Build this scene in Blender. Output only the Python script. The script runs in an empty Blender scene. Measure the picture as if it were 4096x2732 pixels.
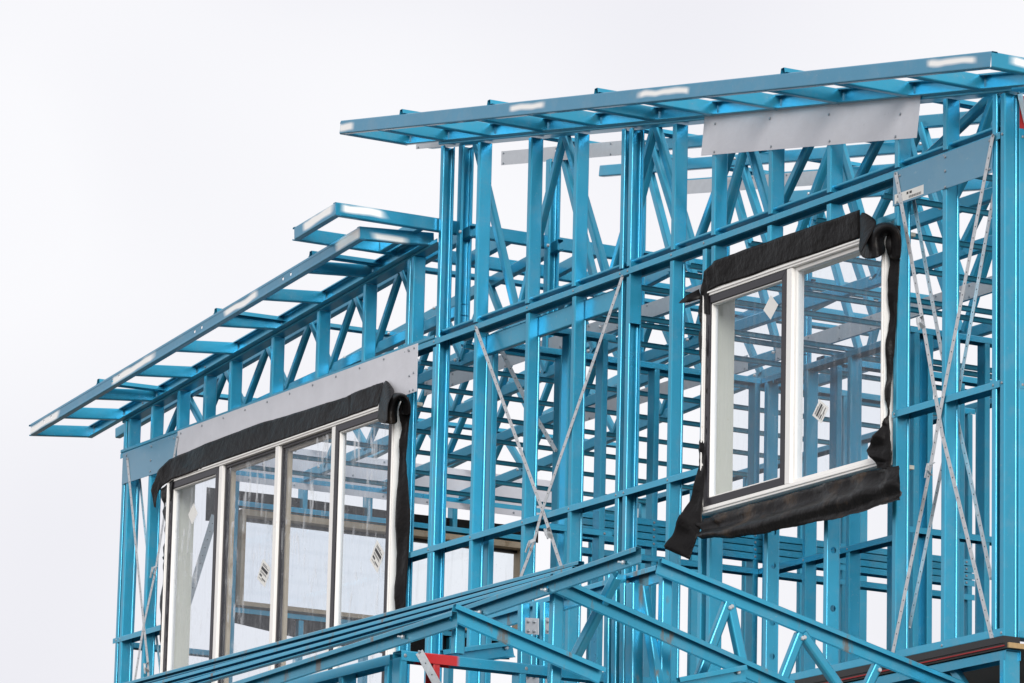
import bpy, bmesh, math, random
from mathutils import Vector, Matrix, noise as mnoise
random.seed(7)
R_ = math.radians
scn = bpy.context.scene
COL = scn.collection

# ------------------------------------------------------------------ camera
F_PX = 19658.587172405383            # focal length in pixels of the 4096 px wide photograph
YAW, PITCH, ROLL = R_(60.70886666), R_(12.37948221), R_(1.35507804)
CAM = Vector((18.47939034, -13.00296853, -3.59197038))
FW = Vector((-math.sin(YAW)*math.cos(PITCH), math.cos(YAW)*math.cos(PITCH), math.sin(PITCH)))
RT0 = Vector((math.cos(YAW), math.sin(YAW), 0)); UP0 = RT0.cross(FW)
RT = math.cos(ROLL)*RT0 + math.sin(ROLL)*UP0
UP = -math.sin(ROLL)*RT0 + math.cos(ROLL)*UP0
cam_d = bpy.data.cameras.new('camera'); cam = bpy.data.objects.new('camera', cam_d); COL.objects.link(cam)
cam.matrix_world = Matrix(((RT.x, UP.x, -FW.x, CAM.x), (RT.y, UP.y, -FW.y, CAM.y), (RT.z, UP.z, -FW.z, CAM.z), (0, 0, 0, 1)))
cam_d.sensor_fit = 'HORIZONTAL'; cam_d.sensor_width = 36.0; cam_d.lens = 36.0*F_PX/4096
cam_d.clip_start = 0.5; cam_d.clip_end = 4000
scn.camera = cam
scn.render.resolution_x, scn.render.resolution_y = 1024, 683

# ------------------------------------------------------------------ sky, sun, exposure
SUN_DIR = Vector((0.86, -0.40, 0.38)).normalized()
world = bpy.data.worlds.new('World'); scn.world = world; world.use_nodes = True
wn = world.node_tree; wn.nodes.clear()
def wnode(t, **k):
    n = wn.nodes.new(t)
    for a, b in k.items(): setattr(n, a, b)
    return n
w_out = wnode('ShaderNodeOutputWorld'); w_bg = wnode('ShaderNodeBackground')
w_sky = wnode('ShaderNodeTexSky', sky_type='NISHITA', sun_disc=False)
w_sky.sun_elevation = math.asin(SUN_DIR.z); w_sky.sun_rotation = math.atan2(SUN_DIR.x, SUN_DIR.y)
w_sky.air_density = 1.0; w_sky.dust_density = 4.0
w_scale = wnode('ShaderNodeVectorMath', operation='SCALE'); w_scale.inputs['Scale'].default_value = 0.05
w_noise = wnode('ShaderNodeTexNoise'); w_noise.inputs['Scale'].default_value = 5.5; w_noise.inputs['Detail'].default_value = 2.0
w_tc = wnode('ShaderNodeTexCoord')
w_map = wnode('ShaderNodeMapping'); w_map.inputs['Location'].default_value = (.37, .12, .2); wn.links.new(w_tc.outputs['Generated'], w_map.inputs['Vector'])
w_ramp = wnode('ShaderNodeValToRGB')
w_ramp.color_ramp.elements[0].position = 0.34; w_ramp.color_ramp.elements[0].color = (0.412, 0.408, 0.434, 1)
w_ramp.color_ramp.elements[1].position = 0.60; w_ramp.color_ramp.elements[1].color = (0.474, 0.471, 0.482, 1)
w_mix = wnode('ShaderNodeMix', data_type='RGBA'); w_mix.inputs['Factor'].default_value = 0.94   # thick even cloud over the clear sky
wn.links.new(w_sky.outputs['Color'], w_scale.inputs[0])
wn.links.new(w_map.outputs['Vector'], w_noise.inputs['Vector'])
wn.links.new(w_noise.outputs['Fac'], w_ramp.inputs['Fac'])
wn.links.new(w_scale.outputs['Vector'], w_mix.inputs['A'])
wn.links.new(w_ramp.outputs['Color'], w_mix.inputs['B'])
wn.links.new(w_mix.outputs['Result'], w_bg.inputs['Color'])
w_bg.inputs['Strength'].default_value = 1.0
wn.links.new(w_bg.outputs[0], w_out.inputs['Surface'])
sun_d = bpy.data.lights.new('sun', 'SUN'); sun_d.energy = 1.5; sun_d.angle = R_(34); sun_d.color = (1.0, 0.97, 0.93)
sun = bpy.data.objects.new('sun', sun_d); COL.objects.link(sun)
sun.rotation_euler = (-SUN_DIR).to_track_quat('-Z', 'Y').to_euler(); sun.location = (0, 0, 20)
vs = scn.view_settings; vs.view_transform = 'Standard'; vs.look = 'None'; vs.exposure = 1.08; vs.gamma = 1.0; vs.use_curve_mapping = False
scn.render.engine = 'CYCLES'
scn.cycles.max_bounces = 8; scn.cycles.transparent_max_bounces = 16

# ------------------------------------------------------------------ photo pixel -> direction helpers (4096 x 2732)
def ray(q): return FW + RT*((q[0]-2048)/F_PX) + UP*((1366-q[1])/F_PX)
def onY(q, Y): d = ray(q); return CAM + d*((Y-CAM.y)/d.y)
def onX(q, X): d = ray(q); return CAM + d*((X-CAM.x)/d.x)
def b1(x, y): return (1300+x/1.679, 2000+y/1.679)
def b2(x, y): return (2600+x/1.5715, 1900+y/1.5715)
def w1(x, y): return (350+x/1.385, 1600+y/1.385)
def w2(x, y): return (2600+x/1.0453, 800+y/1.0453)
def zA(x, y): return (1600+x/1.3067, 1100+y/1.3067)
def zr(x, y): return (3400+x/1.12, 300+y/1.12)
def r1(x, y): return (1600+x/2.6133, 1200+y/2.6133)
def r7(x, y): return (3500+x/2.614, 1300+y/2.614)
def r8(x, y): return (3500+x/2.614, 1800+y/2.614)
def c4(x, y): return (1500+x/2.939, 2350+y/2.939)
def c5(x, y): return (2200+x/2.939, 2200+y/2.939)
def c6(x, y): return (3300+x/2.9535, 2300+y/2.9535)
def k1(x, y): return (450+x/2.6133, 1650+y/2.6133)
def k2(x, y): return (1400+x/4.48, 1450+y/4.48)

# ------------------------------------------------------------------ materials
def new_mat(name):
    m = bpy.data.materials.new(name); m.use_nodes = True
    nt = m.node_tree; nt.nodes.clear()
    out = nt.nodes.new('ShaderNodeOutputMaterial'); b = nt.nodes.new('ShaderNodeBsdfPrincipled')
    nt.links.new(b.outputs[0], out.inputs['Surface'])
    return m, nt, b, out
def N(nt, t, **k):
    n = nt.nodes.new(t)
    for a, v in k.items(): setattr(n, a, v)
    return n
def mixc(nt, fac, a, b):
    m = N(nt, 'ShaderNodeMix', data_type='RGBA')
    for s, v in (('Factor', fac), ('A', a), ('B', b)):
        if isinstance(v, (int, float)): m.inputs[s].default_value = v
        elif isinstance(v, tuple): m.inputs[s].default_value = v+((1,) if len(v) == 3 else ())
        else: nt.links.new(v, m.inputs[s])
    return m.outputs['Result']
def math_n(nt, op, a, b=None, c=None, clamp=False):
    n = N(nt, 'ShaderNodeMath', operation=op); n.use_clamp = clamp
    for i, v in enumerate((a, b, c)):
        if v is None: continue
        if isinstance(v, (int, float)): n.inputs[i].default_value = v
        else: nt.links.new(v, n.inputs[i])
    return n.outputs[0]
def noise(nt, vec, scale, detail=3, rough=.55):
    n = N(nt, 'ShaderNodeTexNoise'); n.inputs['Scale'].default_value = scale; n.inputs['Detail'].default_value = detail; n.inputs['Roughness'].default_value = rough
    if vec is not None: nt.links.new(vec, n.inputs['Vector'])
    return n.outputs['Fac']
def ramp(nt, fac, p0, p1):
    n = N(nt, 'ShaderNodeMapRange'); n.inputs['From Min'].default_value = p0; n.inputs['From Max'].default_value = p1; n.clamp = True
    nt.links.new(fac, n.inputs['Value']); return n.outputs['Result']
def position(nt):
    g = N(nt, 'ShaderNodeNewGeometry'); return g.outputs['Position']
BLUE = (0.028, 0.286, 0.438)
def steel(name, base=BLUE, metallic=.62, rough=.30, marks=(), rust=0.0, red=None):
    """tinted zinc-coated steel; marks = sprayed white paint at (axis, from, to) along a member"""
    m, nt, b, out = new_mat(name)
    pos = position(nt)
    oi = N(nt, 'ShaderNodeObjectInfo')
    n1 = noise(nt, pos, 3.0, 4); n2 = noise(nt, pos, 45, 3)
    v = math_n(nt, 'ADD', math_n(nt, 'MULTIPLY', n1, .30), math_n(nt, 'MULTIPLY', oi.outputs['Random'], .44))
    col = mixc(nt, v, tuple(c*1.36 for c in base), tuple(c*.70 for c in base))
    dust = ramp(nt, noise(nt, pos, 6.5, 6, .7), .50, .74)
    col = mixc(nt, math_n(nt, 'MULTIPLY', dust, .26), col, (.26, .33, .37))
    scuff = ramp(nt, n2, .66, .80)
    col = mixc(nt, math_n(nt, 'MULTIPLY', scuff, .40), col, (.30, .40, .46))
    rgh = math_n(nt, 'ADD', math_n(nt, 'MULTIPLY', n1, .18), rough-.08)
    met = None
    if rust:
        mpr = N(nt, 'ShaderNodeMapping'); mpr.inputs['Scale'].default_value = (1, 1, .28); nt.links.new(pos, mpr.inputs['Vector'])
        rn = noise(nt, mpr.outputs[0], 9, 5, .65)
        rm = ramp(nt, rn, .62-rust*.1, .70-rust*.1)
        col = mixc(nt, math_n(nt, 'MULTIPLY', rm, .8), col, (.125, .075, .038))
        met = math_n(nt, 'MULTIPLY_ADD', rm, -metallic, metallic)
    if marks:
        sx = N(nt, 'ShaderNodeSeparateXYZ'); nt.links.new(pos, sx.inputs[0])
        wob = noise(nt, pos, 5, 1)
        tot = None
        for ax, lo, hi, zl in marks:
            c = sx.outputs['XYZ'.index(ax)]
            cc = math_n(nt, 'ADD', c, math_n(nt, 'MULTIPLY_ADD', wob, .16, -.08))
            a = ramp(nt, cc, lo-.02, lo+.03); e = ramp(nt, cc, hi+.03, hi-.03)
            f = math_n(nt, 'MULTIPLY', a, e)
            z0_, sl_, x0_, hw = zl            # centre line of the sprayed dash and its half height
            dz = math_n(nt, 'SUBTRACT', sx.outputs[2], math_n(nt, 'MULTIPLY_ADD', c, sl_, z0_-sl_*x0_))
            dz = math_n(nt, 'ABSOLUTE', math_n(nt, 'ADD', dz, math_n(nt, 'MULTIPLY_ADD', wob, .036, -.018)))
            f = math_n(nt, 'MULTIPLY', f, ramp(nt, dz, hw+.008, hw-.008))
            tot = f if tot is None else math_n(nt, 'MAXIMUM', tot, f)
        fine = ramp(nt, noise(nt, pos, 70, 3, .6), .08, .20)
        wm = math_n(nt, 'MULTIPLY', tot, fine, clamp=True)
        col = mixc(nt, wm, col, (.84, .84, .83))
        met = math_n(nt, 'MULTIPLY_ADD', wm, -metallic, metallic)
    if red:
        sx = N(nt, 'ShaderNodeSeparateXYZ'); nt.links.new(pos, sx.inputs[0])
        ax, lo, hi = red
        c = sx.outputs['XYZ'.index(ax)]
        f = math_n(nt, 'MULTIPLY', ramp(nt, c, lo-.01, lo+.01), ramp(nt, c, hi+.01, hi-.01))
        col = mixc(nt, f, col, (.42, .010, .012))
        met = math_n(nt, 'MULTIPLY_ADD', f, -metallic, metallic)
    nt.links.new(col, b.inputs['Base Color']); nt.links.new(rgh, b.inputs['Roughness'])
    b.inputs["Coat Weight"].default_value = .26; b.inputs['Coat Roughness'].default_value = .14; b.inputs['Coat IOR'].default_value = 1.6
    if met is not None: nt.links.new(met, b.inputs['Metallic'])
    else: b.inputs['Metallic'].default_value = metallic
    bp = N(nt, 'ShaderNodeBump'); bp.inputs['Strength'].default_value = .05; bp.inputs['Distance'].default_value = .01
    nt.links.new(noise(nt, pos, 9, 2), bp.inputs['Height']); nt.links.new(bp.outputs[0], b.inputs['Normal'])
    return m
def plain(name, col, rough=.6, metallic=0., var=.15, scale=12, bump=0., spot=None, spec=.5):
    m, nt, b, out = new_mat(name); b.inputs['Specular IOR Level'].default_value = spec
    pos = position(nt); n1 = noise(nt, pos, scale, 5, .6)
    c = mixc(nt, n1, tuple(x*(1+var) for x in col), tuple(x*(1-var) for x in col))
    if spot:
        sc, lo, hi, sp = spot
        c = mixc(nt, ramp(nt, noise(nt, pos, sc, 4, .65), lo, hi), c, sp)
    nt.links.new(c, b.inputs['Base Color']); b.inputs['Roughness'].default_value = rough; b.inputs['Metallic'].default_value = metallic
    if bump:
        bp = N(nt, 'ShaderNodeBump'); bp.inputs['Strength'].default_value = bump; bp.inputs['Distance'].default_value = .01
        nt.links.new(noise(nt, pos, scale*3, 3), bp.inputs['Height']); nt.links.new(bp.outputs[0], b.inputs['Normal'])
    return m
M = {}
M['steel'] = steel('blue_steel')
M['steel_in'] = M['steel']
M['plate'] = steel('blue_grey_sheet', base=(.085, .225, .330), metallic=.35)  # greyer base: duller light on flat front faces painted into the blue
M['rust'] = steel('blue_steel_rusty', rust=.55)
M['rust2'] = steel('blue_steel_scuffed', rust=.2)
M['galv'] = plain('galvanised_steel', (.50, .52, .55), .45, .35, .12, 26, .05)
M['galv_dull'] = plain('galvanised_strap', (.55, .57, .59), .42, .6, .30, 55, .1)
M['galv_board'] = plain('galvanised_board', (.60, .605, .65), .45, .15, .14, 5, .22, spot=(30, .66, .75, (.50, .51, .55)))
M['black'] = plain('black_membrane', (.0062, .0056, .0060), .40, 0, .35, 7, .7, spot=(5, .64, .82, (.030, .022, .016)), spec=.13)
M['black_mud'] = plain('muddy_black_membrane', (.0062, .0056, .0060), .40, 0, .35, 7, .7, spot=(4, .56, .74, (.070, .045, .026)), spec=.16)
M['white'] = plain('white_aluminium', (.80, .79, .77), .35, 0, .04, 9, .02, spot=(14, .68, .80, (.55, .48, .38)))
M['dark'] = plain('charcoal_aluminium', (.022, .020, .026), .35, .2, .2, 14)
M['liner'] = plain('primed_liner', (.60, .585, .50), .6, 0, .06, 5, .02, spot=(11, .70, .76, (.42, .38, .26)))
M['liner_dirty'] = plain('stained_liner', (.42, .34, .24), .65, 0, .2, 9, .02, spot=(7, .58, .72, (.22, .14, .07)))
M['ply'] = plain('particle_board', (.34, .23, .11), .8, 0, .3, 60, .1)
M['film'] = plain('black_film_board', (.020, .018, .017), .6, 0, .3, 8)  # shade under the floor deck, painted as a near-black board colour
M['redseal'] = plain('red_film', (.26, .010, .012), .6)
M['screw'] = plain('zinc_screw', (.32, .35, .38), .35, .8, .2, 60)
M['paper'] = plain('sticker_paper', (.72, .72, .70), .6, 0, .05, 30)
M['ink'] = plain('sticker_print', (.03, .03, .035), .6)
M['rubber'] = plain('black_cap', (.012, .012, .013), .5)
M['concrete'] = plain('concrete', (.36, .35, .33), .85, 0, .15, 3, .2)
M['ground'] = plain('bare_ground', (.13, .115, .095), .95, 0, .4, .6, .3)
def glass(name, tint=(.93, .95, .97), dirt=.5, haze=.006, painted_tone=0.):
    m = bpy.data.materials.new(name); m.use_nodes = True; nt = m.node_tree; nt.nodes.clear()
    out = N(nt, 'ShaderNodeOutputMaterial')
    tr = N(nt, 'ShaderNodeBsdfTransparent'); tr.inputs[0].default_value = tint+(1,)
    gl = N(nt, 'ShaderNodeBsdfGlossy'); gl.inputs['Roughness'].default_value = .02; gl.inputs['Color'].default_value = (1, 1, 1, 1)
    lw_ = N(nt, 'ShaderNodeLayerWeight'); lw_.inputs['Blend'].default_value = .5
    fr = math_n(nt, 'MULTIPLY_ADD', math_n(nt, 'POWER', lw_.outputs['Facing'], 5.0), .55, .020)      # Schlick reflectance, both faces alike
    mx = N(nt, 'ShaderNodeMixShader'); nt.links.new(fr, mx.inputs[0]); nt.links.new(tr.outputs[0], mx.inputs[1]); nt.links.new(gl.outputs[0], mx.inputs[2])
    df = N(nt, 'ShaderNodeBsdfDiffuse'); df.inputs['Color'].default_value = (.75, .77, .80, 1)
    pos = position(nt)
    mp = N(nt, 'ShaderNodeMapping'); mp.inputs['Scale'].default_value = (9, 9, .9); nt.links.new(pos, mp.inputs['Vector'])
    streak = ramp(nt, noise(nt, mp.outputs[0], 4.0, 5, .6), .52, .80)
    specks = ramp(nt, noise(nt, pos, 95, 2, .5), .70, .74)
    patch = ramp(nt, noise(nt, pos, 1.7, 2), .42, .62)
    d = math_n(nt, 'ADD', math_n(nt, 'MULTIPLY', streak, .22*dirt), math_n(nt, 'MULTIPLY', math_n(nt, 'MULTIPLY', specks, patch), .7*dirt))
    if painted_tone:      # pale streaks painted in: plastic wrap creases and reflected palm fronds
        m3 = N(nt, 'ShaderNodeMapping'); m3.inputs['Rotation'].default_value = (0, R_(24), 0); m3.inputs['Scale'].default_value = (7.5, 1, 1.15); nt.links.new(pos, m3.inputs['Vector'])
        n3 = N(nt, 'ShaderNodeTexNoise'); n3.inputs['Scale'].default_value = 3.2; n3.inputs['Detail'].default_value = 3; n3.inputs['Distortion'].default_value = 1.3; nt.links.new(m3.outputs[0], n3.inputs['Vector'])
        pale_streak = ramp(nt, n3.outputs['Fac'], .57, .66)
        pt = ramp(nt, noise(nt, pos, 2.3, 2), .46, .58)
        d = math_n(nt, 'ADD', d, math_n(nt, 'MULTIPLY', math_n(nt, 'MULTIPLY', pale_streak, pt), painted_tone))
    d = math_n(nt, 'ADD', d, haze, clamp=True)
    m2 = N(nt, 'ShaderNodeMixShader'); nt.links.new(d, m2.inputs[0]); nt.links.new(mx.outputs[0], m2.inputs[1]); nt.links.new(df.outputs[0], m2.inputs[2])
    nt.links.new(m2.outputs[0], out.inputs['Surface'])
    return m
M['glass'] = glass('window_glass')
M['glass_film'] = glass('filmed_window_glass', dirt=.7, painted_tone=.50)

# ------------------------------------------------------------------ object helpers
def tag(o, label, cat, group=None, kind=None):
    o['kind'] = kind or 'thing'
    if label: o['label'] = label
    if cat: o['category'] = cat
    if group: o['group'] = group
    return o
def thing(name, label, cat, loc=(0, 0, 0), group=None):
    e = bpy.data.objects.new(name, None); e.empty_display_size = .1; COL.objects.link(e); e.location = loc
    return tag(e, label, cat, group)
def link(name, me, mat, parent=None):
    o = bpy.data.objects.new(name, me); COL.objects.link(o)
    if mat is not None and not me.materials: me.materials.append(mat)
    if parent is not None: o.parent = parent
    return o
def root_of(p):
    v = Vector((0, 0, 0))
    while p is not None: v += p.location; p = p.parent
    return v
def mesh(name, verts, faces, mat, parent=None, smooth=False):
    off = root_of(parent)
    me = bpy.data.meshes.new(name); me.from_pydata([tuple(Vector(v)-off) for v in verts], [], faces); me.update()
    bm = bmesh.new(); bm.from_mesh(me); bmesh.ops.recalc_face_normals(bm, faces=bm.faces); bm.to_mesh(me); bm.free()
    if smooth:
        for f in me.polygons: f.use_smooth = True
    return link(name, me, mat, parent)
def rounded(poly, r, seg):
    out = [Vector(poly[0])]
    for i in range(1, len(poly)-1):
        p, a, c = Vector(poly[i]), Vector(poly[i-1]), Vector(poly[i+1])
        d0, d1 = (a-p).normalized(), (c-p).normalized()
        ang = d0.angle(d1)
        t = min(r/math.tan(ang/2), (a-p).length*.45, (c-p).length*.45); rr = t*math.tan(ang/2)
        s, e = p+d0*t, p+d1*t
        bis = (d0+d1).normalized(); cen = p+bis*(rr/math.sin(ang/2))
        for k in range(seg+1):
            w = k/seg
            v = (s-cen).lerp(e-cen, w); v = v.normalized()*rr
            out.append(cen+v)
    out.append(Vector(poly[-1])); return out
def offset(poly, t):
    n = len(poly); res = []
    for i in range(n):
        if i == 0: d = (poly[1]-poly[0]).normalized(); nn = Vector((-d.y, d.x)); res.append(poly[0]+nn*t); continue
        if i == n-1: d = (poly[-1]-poly[-2]).normalized(); nn = Vector((-d.y, d.x)); res.append(poly[-1]+nn*t); continue
        d0 = (poly[i]-poly[i-1]).normalized(); d1 = (poly[i+1]-poly[i]).normalized()
        n0, n1 = Vector((-d0.y, d0.x)), Vector((-d1.y, d1.x)); b = n0+n1
        if b.length < 1e-6: b = n0
        b.normalize(); res.append(poly[i]+b*(t/max(.4, b.dot(n0))))
    return res
PROF = {}
def profile(poly, r=.0045, t=.0016, seg=3):
    key = (tuple(poly), r, t, seg)
    if key not in PROF:
        o = rounded(poly, r, seg) if len(poly) > 2 else [Vector(x) for x in poly]
        PROF[key] = (o, offset(o, t))
    return PROF[key]
def Cp(W=.075, F=.034, lip=.010, swage=0):
    h = W/2
    p = [(-F, h-lip), (-F, h), (0, h)]
    if swage: p += [(0, h*swage+.006), (-.0025, h*swage+.003), (-.0025, h*swage-.003), (0, h*swage-.006)]
    return tuple(p+[(0, -h), (-F, -h), (-F, -h+lip)])
def Up(W=.079, F=.034):
    h = W/2; return ((-F, h), (0, h), (0, -h), (-F, -h))
def sweep(name, a, b, u, v, poly, mat, parent=None, r=.0055, t=.0016, seg=3, cap=True):
    """sheet-metal section poly (u,v) with bend radius r and gauge t, swept from a to b"""
    a, b = Vector(a), Vector(b)
    L = (b-a).normalized(); u = Vector(u); u = (u-L*u.dot(L)).normalized()
    vv = L.cross(u); vv = vv if vv.dot(Vector(v)) >= 0 else -vv
    o, i = profile(poly, r, t, seg)
    loop = o+i[::-1]; n = len(loop)
    verts = [a+u*p.x+vv*p.y for p in loop]+[b+u*p.x+vv*p.y for p in loop]
    faces = [(k, (k+1) % n, n+(k+1) % n, n+k) for k in range(n)]
    if cap:
        m = len(o)
        for k in range(m-1):
            faces.append((k, k+1, n-2-k, n-1-k)); faces.append((n+k, n+n-1-k, n+n-2-k, n+k+1))
    ob = mesh(name, verts, faces, mat, parent)
    # bends shade round, flats stay flat
    bend = {k for k in range(n) if (loop[(k+1) % n]-loop[k]).length < r*.75 and k not in (len(o)-1, n-1)}
    bm = bmesh.new(); bm.from_mesh(ob.data); bm.faces.ensure_lookup_table()
    for k in bend: bm.faces[k].smooth = True
    for e in bm.edges: e.smooth = all(f.smooth for f in e.link_faces)
    bm.to_mesh(ob.data); bm.free()
    return ob
def box(name, lo, hi, mat, parent=None, bev=0):
    (x0, y0, z0), (x1, y1, z1) = lo, hi
    v = [(x, y, z) for x in (x0, x1) for y in (y0, y1) for z in (z0, z1)]
    f = [(0, 1, 3, 2), (4, 6, 7, 5), (0, 4, 5, 1), (2, 3, 7, 6), (0, 2, 6, 4), (1, 5, 7, 3)]
    o = mesh(name, v, f, mat, parent)
    if bev:
        bm = bmesh.new(); bm.from_mesh(o.data); bmesh.ops.bevel(bm, geom=bm.edges[:], offset=bev, segments=2, affect='EDGES'); bm.to_mesh(o.data); bm.free()
    return o
def bar(name, a, b, wide, thick, n, mat, parent=None):
    """flat bar from a to b, thickness along n"""
    a, b, n = Vector(a), Vector(b), Vector(n); L = (b-a).normalized(); n = (n-L*n.dot(L)).normalized(); s = L.cross(n)
    vs_ = [p+s*i*wide/2+n*j*thick/2 for p in (a, b) for i, j in ((-1, -1), (1, -1), (1, 1), (-1, 1))]
    return mesh(name, vs_, [(0, 1, 2, 3), (7, 6, 5, 4), (0, 4, 5, 1), (1, 5, 6, 2), (2, 6, 7, 3), (3, 7, 4, 0)], mat, parent)
SCREW = {}
def screw(p, n, parent, r=.0078, h=.005, mat='screw', name='screw'):
    n = Vector(n).normalized(); key = (tuple(round(c, 3) for c in n), r, h, mat)
    if key not in SCREW:
        t1 = n.orthogonal().normalized(); t2 = n.cross(t1)
        v = []
        for hh, rr in ((-.002, r), (h*.6, r), (h, r*.6)):
            v += [n*hh+(t1*math.cos(k*math.pi/3)+t2*math.sin(k*math.pi/3))*rr for k in range(6)]
        f = [(6*l+k, 6*l+(k+1) % 6, 6*l+6+(k+1) % 6, 6*l+6+k) for l in (0, 1) for k in range(6)]+[(12, 13, 14, 15, 16, 17)]
        me = bpy.data.meshes.new('screw'); me.from_pydata([tuple(x) for x in v], [], f); me.update(); me.materials.append(M[mat]); SCREW[key] = me
    o = link(name, SCREW[key], None, parent); o.location = Vector(p)-root_of(parent); return o
def bolt(p, n, parent): return screw(p, n, parent, r=.0105, h=.010, mat='galv_dull', name='bolt')
X_, Y_, Z_ = Vector((1, 0, 0)), Vector((0, 1, 0)), Vector((0, 0, 1))
W = .075
def holed_plate(name, a, b, u, v, width, holes, r, mat, parent, t=.0016):
    """flat web strip from a to b with round service holes at the given distances"""
    a, b = Vector(a), Vector(b); L = (b-a).normalized(); Ln = (b-a).length; u = Vector(u).normalized(); v = Vector(v).normalized()
    h = width/2; verts, faces = [], []
    def P(s, q, side): verts.append(a+L*s+v*q-u*(t*side)); return len(verts)-1
    c = r*1.35; cuts = [0.0]; K = 16
    for d in holes: cuts += [d-c, d+c]
    cuts.append(Ln)
    for side in (0, 1):
        for i in range(len(cuts)-1):
            s0, s1 = cuts[i], cuts[i+1]
            if i % 2 == 0:
                faces.append((P(s0, -h, side), P(s1, -h, side), P(s1, h, side), P(s0, h, side)))
            else:
                mid = (s0+s1)/2
                sq = [P(s1, c, side), P(s0, c, side), P(s0, -c, side), P(s1, -c, side)]
                ci = [P(mid+r*math.cos(math.pi/4+2*math.pi*k/K), r*math.sin(math.pi/4+2*math.pi*k/K), side) for k in range(K)]
                for q in range(4):
                    arc = [ci[(q*4+k) % K] for k in range(5)]
                    faces.append([sq[q], sq[(q+1) % 4]]+arc[::-1])
                for q0, q1 in ((c, h), (-h, -c)):
                    faces.append((P(s0, q0, side), P(s1, q0, side), P(s1, q1, side), P(s0, q1, side)))
    return mesh(name, verts, faces, mat, parent)
def studX(parent, X, z0, z1, kind='W', y=0., mat=None, W_=W, swage=0, name='stud', holes=()):
    """stud of a wall that runs along X: its flange faces -Y, kind W shows its web to +X, kind O its open side"""
    mat = mat or M['steel']; yc = y+W_/2
    if holes:
        F = .034; h = W_/2
        o = sweep(name, (X, yc, z0), (X, yc, z1), X_, Y_, ((-F, -h+.010), (-F, -h), (0, -h), (0, -h+.010)), mat, parent)
        sweep('flange', (X, yc, z0), (X, yc, z1), X_, Y_, ((0, h-.010), (0, h), (-F, h), (-F, h-.010)), mat, parent)
        holed_plate('web', (X-.0003, yc, z0), (X-.0003, yc, z1), X_, Y_, W_-.016, [q-z0 for q in holes], .0165, mat, parent)
        return o
    if kind == 'W': return sweep(name, (X, yc, z0), (X, yc, z1), X_, Y_, Cp(W_, swage=swage), mat, parent)
    return sweep(name, (X-.034, yc, z0), (X-.034, yc, z1), -X_, Y_, Cp(W_), mat, parent)
def studY(parent, y, z0, z1, X, kind='W', mat=None, name='stud', W_=W):
    """stud of a wall that runs along Y: its flange faces +X (wall face at X), web faces -Y"""
    mat = mat or M['steel_in']
    if kind == 'W': return sweep(name, (X-W_/2, y, z0), (X-W_/2, y, z1), -Y_, X_, Cp(W_), mat, parent)
    return sweep(name, (X-W_/2, y+.034, z0), (X-W_/2, y+.034, z1), Y_, X_, Cp(W_), mat, parent)
def trackX(parent, x0, x1, z, y=0., up=False, mat=None, name='nogging', W_=W, F=.034):
    mat = mat or M['steel']
    return sweep(name, (x0, y+W_/2, z), (x1, y+W_/2, z), -Z_ if up else Z_, Y_, Up(W_+.006, F), mat, parent)
def trackY(parent, y0, y1, z, X, up=False, mat=None, name='nogging', W_=W, F=.034):
    mat = mat or M['steel_in']
    return sweep(name, (X-W_/2, y0, z), (X-W_/2, y1, z), -Z_ if up else Z_, X_, Up(W_+.006, F), mat, parent)

# ------------------------------------------------------------------ roof lines of the two split roofs
def zA_(X): return 2.635+.0868*(X+9.795)      # underside of the low left roof at the wall
def zB_(X): return 3.646-.1702*(X+5.998)      # underside of the high right roof at the wall
EV = -.45                                      # how far the eaves stand out
XL, XR = -9.80, .014
YB = 3.45                                      # back wall

# ------------------------------------------------------------------ ground and lower storey
def ground():
    s = 1500; n = 24; v, f = [], []
    for i in range(n+1):
        for j in range(n+1):
            a = (i/n*2-1); b = (j/n*2-1); x = s*a*abs(a); y = s*b*abs(b)
            v.append((x, y, -5.2+.06*math.sin(x*.7+1)*math.cos(y*.5)))
    for i in range(n):
        for j in range(n): k = i*(n+1)+j; f.append((k, k+1, k+n+2, k+n+1))
    g = mesh('ground', v, f, M['ground']); g['kind'] = 'structure'
ground()
pl = box('concrete_plinth', (-10.0, -4.9, -5.3), (4.2, 3.6, -3.05), M['concrete'], bev=.02)
tag(pl, 'grey concrete plinth the steel frame stands on', 'plinth')
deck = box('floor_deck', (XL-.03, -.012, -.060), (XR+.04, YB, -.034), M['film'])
box('board_edge', (XR+.041, -.010, -.059), (XR+.052, YB, -.035), M['ply'], deck)
tag(deck, 'particle board floor deck under the upper storey wall frames', 'floor deck')
sl = box('edge_film', (XL-.03, -.018, -.050), (XR+.02, -.0125, -.044), M['redseal'], deck)
box('foam_strip', (XL-.03, -.016, -.0335), (XR+.02, .075, -.0005), M['rubber'], deck)
fl = thing('floor_joist_frame', 'blue steel floor joist frame with slanted webs below the floor deck', 'floor frame')
trackX(fl, XL, XR+.02, -.064, up=False, name='top_chord', F=.045)
trackX(fl, XL, XR+.02, -.36, up=True, name='bottom_chord', F=.045)
xx = XL+.1; k = 0
while xx < XR-.2:
    a, b = (xx, .03, -.09), (xx+.24, .03, -.34)
    sweep('web_member', a if k % 2 == 0 else (a[0], .03, -.34), b if k % 2 == 0 else (b[0], .03, -.09), -Y_, X_, Cp(.042, .03, .006), M['steel'], fl); xx += .33; k += 1
studX(fl, XR+.004, -.36, -.07, 'W', name='end_post', W_=.09, y=-.004)
for yy in [.25+.45*i for i in range(7)]:
    trackX(fl, XL, XR, -.32, y=yy, up=True, name='joist', F=.05, mat=M['steel_in'])
low = thing('lower_wall_frame', 'lower storey blue steel wall frame below the floor joists', 'wall frame', (-5, 0, -3.05))
trackX(low, XL, XR, -.41, name='top_plate'); trackX(low, XL, XR, -3.045, up=True, name='bottom_plate'); trackX(low, XL, XR, -1.7)
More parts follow.
